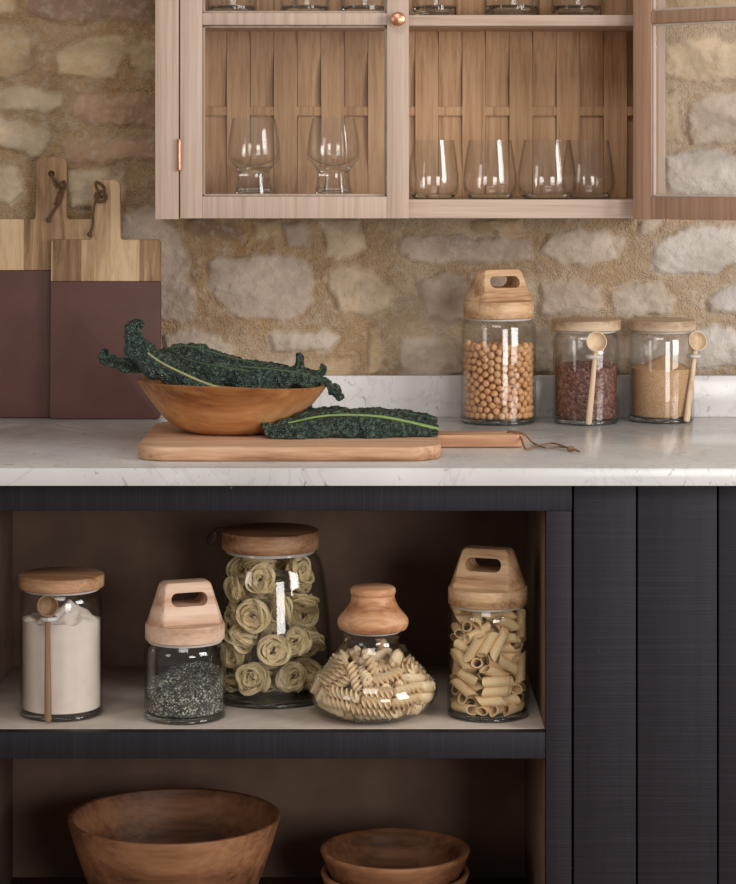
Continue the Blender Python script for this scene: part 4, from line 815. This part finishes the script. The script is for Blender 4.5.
# --- counter jars
Y1 = -.1095; kx_ = (Y1 - CAMY) / F
J1 = thing('storage_jar', 'tall glass jar of chickpeas with wooden handle lid on the worktop', 'jar', ((498.5 - CX) * kx_, Y1, TOPZ + .0004))
jar_glass(J1, cyl_profile(.0608, .167)); jar_base(J1, .0595)
seal(J1, .0535, .1655, .006); handle_lid(J1, .0570, .1690, .0275, .0515, M['lid'], .42)
Y2 = -.114; k2 = (Y2 - CAMY) / F
J2 = thing('storage_jar', 'glass jar of dark red grains with flat wooden lid, spoon at its front', 'jar', ((586 - CX) * k2, Y2, TOPZ + .0004))
jar_glass(J2, cyl_profile(.0535, .147)); jar_base(J2, .0522); seal(J2, .0478, .1455, .006); disc_lid(J2, .0562, .1492, .0175, M['lid_grey'])
Y3 = -.0885; k3 = (Y3 - CAMY) / F
J3 = thing('storage_jar', 'glass jar of golden sugar with flat wooden lid, spoon at its right side', 'jar', ((661.5 - CX) * k3, Y3, TOPZ + .0004))
jar_glass(J3, cyl_profile(.0531, .145)); jar_base(J3, .0518); seal(J3, .0475, .1435, .006); disc_lid(J3, .0562, .1472, .0175, M['lid_grey'])
def rough_top(h, amp, seed, f=None):
    def g(x, y):
        n = float(vnoise(np.array([x / .012 + 20]), np.array([y / .012 + 20]), seed, 3)[0])
        return h + amp * n + (f(x, y) if f else 0)
    return g
content('red_grains', .0496, .0078, rough_top(.092, .008, 3, lambda x, y: .006 * (1 - (x * x + y * y) / .0025)), 'dark red grains filling the middle counter jar halfway', M['redbean'], J2.location, 'grains')
content('brown_sugar', .0493, .0078, rough_top(.086, .003, 4, lambda x, y: .020 * max(0, 1 - math.hypot(x - .002, y) / .045)), 'golden brown sugar heaped inside the rightmost counter jar', M['sugar'], J3.location, 'sugar')
sp = W(596.5, 342, -.186); bt = W(588.5, 424.5, -.176)
spoon('pale wooden spoon hanging on the front of the red grains jar', sp, (bt.x, bt.y, TOPZ + .0035), .0165, M['spoon'], 'wooden spoons on the jars')
j2 = W(594.5, 357, -.178) - Vector(J2.location); holder(J2, (j2.x, j2.y + .003, j2.z), (j2.x, j2.y, 0), .0095)
sp = W(697, 341, -.108); bt = W(686.5, 422, -.136)
spoon('pale wooden spoon hanging at the right side of the sugar jar', sp, (bt.x, bt.y, TOPZ + .0035), .0165, M['spoon'], 'wooden spoons on the jars', (.35, -1, .25))
j3 = W(694, 356, -.107) - Vector(J3.location); holder(J3, (j3.x, j3.y, j3.z), (j3.x, j3.y, 0), .0090)

# --- shelf jars
SZ = .5324
def shelf_jar(label, pxc, Y): return thing('storage_jar', label, 'jar', ((pxc - CX) * (Y - CAMY) / F, Y, SZ))
JF = shelf_jar('tall glass jar of white flour with flat brown lid on the left of the shelf', 61.5, -.566)
jar_glass(JF, cyl_profile(.0592, .178)); jar_base(JF, .0578); seal(JF, .0535, .1765, .0065); disc_lid(JF, .0608, .1805, .0195, M['lid_brown'])
content('flour', .0552, .0078, rough_top(.136, .012, 7, lambda x, y: .026 * max(0, 1 - math.hypot(x - .012, (y + .01)) / .04)), 'white flour filling the tall jar on the left of the shelf', M['flour'], JF.location, 'flour')
sp = W(47.5, 606, -.640); bt = W(48, 718, -.634)
spoon('brown wooden spoon hanging on the front of the flour jar', sp, (bt.x, bt.y, SZ + .004), .0150, M['spoon_dark'], 'wooden spoons on the jars', (.1, -1, .2))
jf = W(49, 619, -.634) - Vector(JF.location); holder(JF, (jf.x, jf.y + .002, jf.z), (jf.x, jf.y, 0), .0085)
JS = shelf_jar('short glass jar of dark speckled seeds with pinkish handle lid on the shelf', 185, -.585)
jar_glass(JS, cyl_profile(.0583, .108)); jar_base(JS, .057); seal(JS, .0525, .1065, .0055); handle_lid(JS, .0565, .1105, .0245, .058, M['lid_pink'], .36)
content('seeds', .0543, .0078, rough_top(.052, .012, 9, lambda x, y: .18 * x + .25 * y), 'black and white speckled seeds in the short shelf jar', M['seeds'], JS.location, 'seeds')
JN = shelf_jar('large wide-shouldered glass jar of pasta nests with brown wooden lid', 270.5, -.455)
NP = [(.084, 0), (.088, .002), (.0912, .010), (.0925, .028), (.0910, .068), (.0872, .118), (.0832, .155), (.0780, .190), (.0735, .203), (.0685, .2105), (.0672, .216)]
jar_glass(JN, NP); jar_base(JN, .0885, .008); seal(JN, .0655, .2125, .008)
nl = disc_lid(JN, .0716, .2175, .0285, M['lid_brown'])
MB().tube(smooth_path([(-.069, -.012, .2475), (-.077, -.014, .249), (-.084, -.015, .243), (-.092, -.016, .234), (-.088, -.017, .226), (-.081, -.017, .232), (-.079, -.016, .244)], 24), .0062, 8, .4).build('leather_tag', M['dark_leather'], nl, 60)
JP = shelf_jar('tall glass jar of penne with wooden handle lid at the right of the shelf', 488, -.572)
jar_glass(JP, cyl_profile(.0582, .156)); jar_base(JP, .0568); seal(JP, .0520, .1545, .0055); handle_lid(JP, .0568, .1585, .0245, .0555, M['lid'], -.36)
JU = shelf_jar('squat flared glass jar of fusilli with turned wooden stopper', 373, -.585)
UP = [(.048, 0), (.056, .0018), (.068, .006), (.084, .018), (.0918, .034), (.0905, .045), (.081, .060), (.064, .078), (.052, .092), (.0425, .106), (.0405, .114), (.0425, .120), (.0435, .124)]
jar_glass(JU, UP); jar_base(JU, .052, .005)
MB().lathe([(0, .1245), (.0445, .1245), (.0475, .1255), (.0495, .129), (.0506, .134), (.0500, .139), (.0465, .144), (.041, .150), (.036, .157), (.0325, .164), (.0308, .170), (.0305, .173), (.0318, .1745), (.0325, .178), (.0318, .182), (.029, .1845), (0, .1855)], 64).build('stopper', M['stopper'], JU, 40)
MB().lathe([(.036, .1205), (.0388, .1210), (.0388, .1243), (.036, .1243)], 48).build('seal', M['seal'], JU, 50)

# ------------------------------------------------------------------ loose contents, one object per piece
def pose(o, base, p):
    o.location = base + Vector(p[:3])
    if len(p) > 3: o.rotation_mode = 'QUATERNION'; o.rotation_quaternion = p[3:]
def chickpea_mesh():
    mb = MB(); v = []; f = []; seg = 14; R = .0060
    for k in range(11):
        a = PI * k / 10
        for i in range(seg):
            b = 2 * PI * i / seg; x, y, z = math.sin(a) * math.cos(b), math.sin(a) * math.sin(b), math.cos(a)
            s = 1 + .06 * math.sin(2 * b + 1) * math.sin(a) + (.16 * math.exp(-((z - 1) ** 2 + (x - .25) ** 2 * 4 + y * y * 6) * 4)) - .09 * math.exp(-(x * x * 14 + (1 - z) * 1.2)) * (1 if y > 0 else .4)
            v.append((x * R * s, y * R * s * .95, z * R * s * 1.02))
    for k in range(10):
        for i in range(seg):
            j = (i + 1) % seg; f.append((k * seg + i, (k + 1) * seg + i, (k + 1) * seg + j, k * seg + j))
    return v, f
cv, cf = chickpea_mesh()
rnd = random.Random(3)
cp = [(p[0] / 1e4, p[1] / 1e4, p[2] / 1e4) for p in DATA['chickpea']]
pri = lambda p: (0 if (math.hypot(p[0], p[1]) > .047 and p[1] < .012) else 1 if p[2] > .109 else 2 if math.hypot(p[0], p[1]) > .047 else 3, p[1])
cp.sort(key=pri)
J1L = Vector(J1.location) + Vector((0, 0, .0078))
proto = None
for n_, p in enumerate(cp[:NCHICK]):
    if proto is None: o = proto = mesh_obj('chickpea', cv, cf, M['chickpea'], None, 180)
    else: o = proto.copy(); COL.objects.link(o)
    o.location = J1L + Vector(p); o.rotation_euler = (rnd.uniform(0, 6.3), rnd.uniform(0, 6.3), rnd.uniform(0, 6.3)); o.scale = [rnd.uniform(.93, 1.0)] * 3
    tag(o, 'single beige chickpea among the chickpeas in the tall counter jar', 'chickpea', 'chickpeas in the tall counter jar')
mb = MB()
for p in cp[NCHICK:]:
    q = Euler((rnd.uniform(0, 6.3), rnd.uniform(0, 6.3), 0)).to_matrix(); k = rnd.uniform(.93, 1)
    mb.add([q @ Vector(c) * k + Vector(p) for c in cv], cf)
o = mb.build('chickpeas', M['chickpea'], None, 180); o.location = J1L
tag(o, 'chickpeas deeper inside the tall counter jar', 'chickpeas', None, 'stuff')

def penne_mesh(L, ro, ri, seed):
    seg = 18; v = []; f = []; sl = .62
    for e, r in ((-1, ro), (1, ro), (1, ri), (-1, ri)):
        for i in range(seg):
            a = 2 * PI * i / seg; x, y = r * math.cos(a), r * math.sin(a)
            if r == ro: x *= 1 + .015 * (i % 2); y *= 1 + .015 * (i % 2)
            v.append((x, y, e * (L / 2 - .005) + sl * x * 1.35))
    for k in range(4):
        for i in range(seg):
            j = (i + 1) % seg; a, b = k * seg, ((k + 1) % 4) * seg
            f.append((a + i, a + j, b + j, b + i))
    return v, f
def fusilli_mesh(L, R, turns):
    n = 84; seg = 18; v = []; f = []
    for i in range(n + 1):
        t = i / n; z = (t - .5) * L; tw = turns * 2 * PI * t
        for k in range(seg):
            a = 2 * PI * k / seg; c = max(0, math.cos(1.5 * a)) if False else .5 + .5 * math.cos(3 * a)
            r = R * (.30 + .70 * c ** .75)
            v.append((r * math.cos(a + tw), r * math.sin(a + tw), z))
    for i in range(n):
        for k in range(seg):
            j = (k + 1) % seg; f.append((i * seg + k, i * seg + j, (i + 1) * seg + j, (i + 1) * seg + k))
    f.append(tuple(range(seg - 1, -1, -1))); f.append(tuple(range(n * seg, (n + 1) * seg)))
    return v, f
def nest_mesh(seed):
    rn = random.Random(seed); mb = MB()
    for r_ in range(14):
        R0 = rn.uniform(.0085, .0230); n = 54; turns = rn.uniform(1.1, 1.9); ph = rn.uniform(0, 6.28); tilt = rn.uniform(-.5, .5) if r_ % 3 else rn.uniform(-1.1, 1.1); ta = rn.uniform(0, 6.28)
        zz = rn.uniform(-.008, .008); wid = rn.uniform(.0030, .0048); pts = []; wv = []
        for i in range(n + 1):
            t = i / n; a = ph + turns * 2 * PI * t
            R = R0 + .0030 * math.sin(2.1 * a + r_) + .002 * math.sin(5 * t + r_)
            z = zz + tilt * R * math.cos(a - ta) + .0035 * math.sin(3 * a * .7 + r_ * 2)
            pts.append(Vector((R * math.cos(a), R * math.sin(a), z)))
            roll = .9 * math.sin(4 * t + r_ * 1.3); wv.append(Vector((math.cos(a) * math.sin(roll), math.sin(a) * math.sin(roll), math.cos(roll))))
        v = []; f = []
        for p, w_ in zip(pts, wv):
            for s in (-1, -.33, .33, 1): v.append(p + w_ * wid * s)
        for i in range(n):
            for k in range(3): q = i * 4 + k; f.append((q, q + 1, q + 5, q + 4))
        mb.add(v, f)
    mx = max(math.hypot(p[0], p[1]) for p in mb.v); mz = max(abs(p[2]) for p in mb.v)
    mb.v = [(p[0] * .0264 / mx, p[1] * .0264 / mx, p[2] * .0160 / mz) for p in mb.v]
    return mb
JPL = Vector(JP.location) + Vector((0, 0, .0075)); JUL = Vector(JU.location) + Vector((0, 0, .0015)); JNL = Vector(JN.location) + Vector((0, 0, .0085))
def scatter(key, meshes, name, mat, base, label, cat, group, solid=0, smooth=40, keep=None):
    protos = []
    for v, f in meshes:
        o = mesh_obj(name, v, f, mat, None, smooth)
        if solid: md = o.modifiers.new('thickness', 'SOLIDIFY'); md.thickness = solid; md.offset = 0
        protos.append(o)
    cnt = 0
    for i, p in enumerate(DATA[key]):
        q = [c / 1e4 for c in p[:3]] + [c / 100 for c in p[3:]]
        if keep and not keep(q): continue
        pr = protos[cnt % len(protos)]
        if cnt < len(protos): o = pr
        else: o = pr.copy(); COL.objects.link(o)
        if key == 'nest': q[0] *= .96; q[1] *= .96
        pose(o, base, q); tag(o, label, cat, group); cnt += 1
    print(name, cnt)
scatter('penne', [penne_mesh(.047, .0072, .0057, 1), penne_mesh(.044, .0070, .0055, 2), penne_mesh(.050, .0073, .0058, 3)], 'penne', M['penne'], JPL, 'single dried penne tube among the penne in the shelf jar', 'pasta', 'penne in the shelf jar')
scatter('fusilli', [fusilli_mesh(.045, .0088, 1.9), fusilli_mesh(.041, .0086, 1.75), fusilli_mesh(.047, .0088, 2.0)], 'fusilli', M['fusilli'], JUL, 'single pale fusilli spiral among the fusilli in the squat jar', 'pasta', 'fusilli in the squat jar', smooth=60)
ms = [nest_mesh(s) for s in (1, 2, 3, 4)]
scatter('nest', [(m.v, m.f) for m in ms], 'pasta_nest', M['nest'], JNL, 'single tangled tagliatelle nest among the nests in the large jar', 'pasta nest', 'pasta nests in the large jar', solid=.0009)

# ------------------------------------------------------------------ wooden bowls on the bottom shelf
def bowl_obj(label, pxc, Y, z, R, H, rb, group, mat, th=.010, curve=.55):
    o = []; n = 12
    o.append((0, 0)); o.append((rb * .9, 0)); o.append((rb, .003))
    for k in range(1, n + 1):
        t = k / n; o.append((rb + (R - rb) * (t ** curve), .003 + (H - .006) * t))
    i = []
    o += [(R - .0005, H - .001), (R - th * .4, H), (R - th * .85, H - .0015)]
    for k in range(n - 1, -1, -1):
        t = k / n; i.append((max(rb + (R - rb) * (t ** curve) - th, .002), max(.003 + (H - .006) * t, .014)))
    i.append((0, .013))
    ob = MB().lathe(o + i, 96).build('wooden_bowl', mat, None, 50); ob.location = ((pxc - CX) * (Y - CAMY) / F, Y, z)
    tag(ob, label, 'bowl', group); return ob
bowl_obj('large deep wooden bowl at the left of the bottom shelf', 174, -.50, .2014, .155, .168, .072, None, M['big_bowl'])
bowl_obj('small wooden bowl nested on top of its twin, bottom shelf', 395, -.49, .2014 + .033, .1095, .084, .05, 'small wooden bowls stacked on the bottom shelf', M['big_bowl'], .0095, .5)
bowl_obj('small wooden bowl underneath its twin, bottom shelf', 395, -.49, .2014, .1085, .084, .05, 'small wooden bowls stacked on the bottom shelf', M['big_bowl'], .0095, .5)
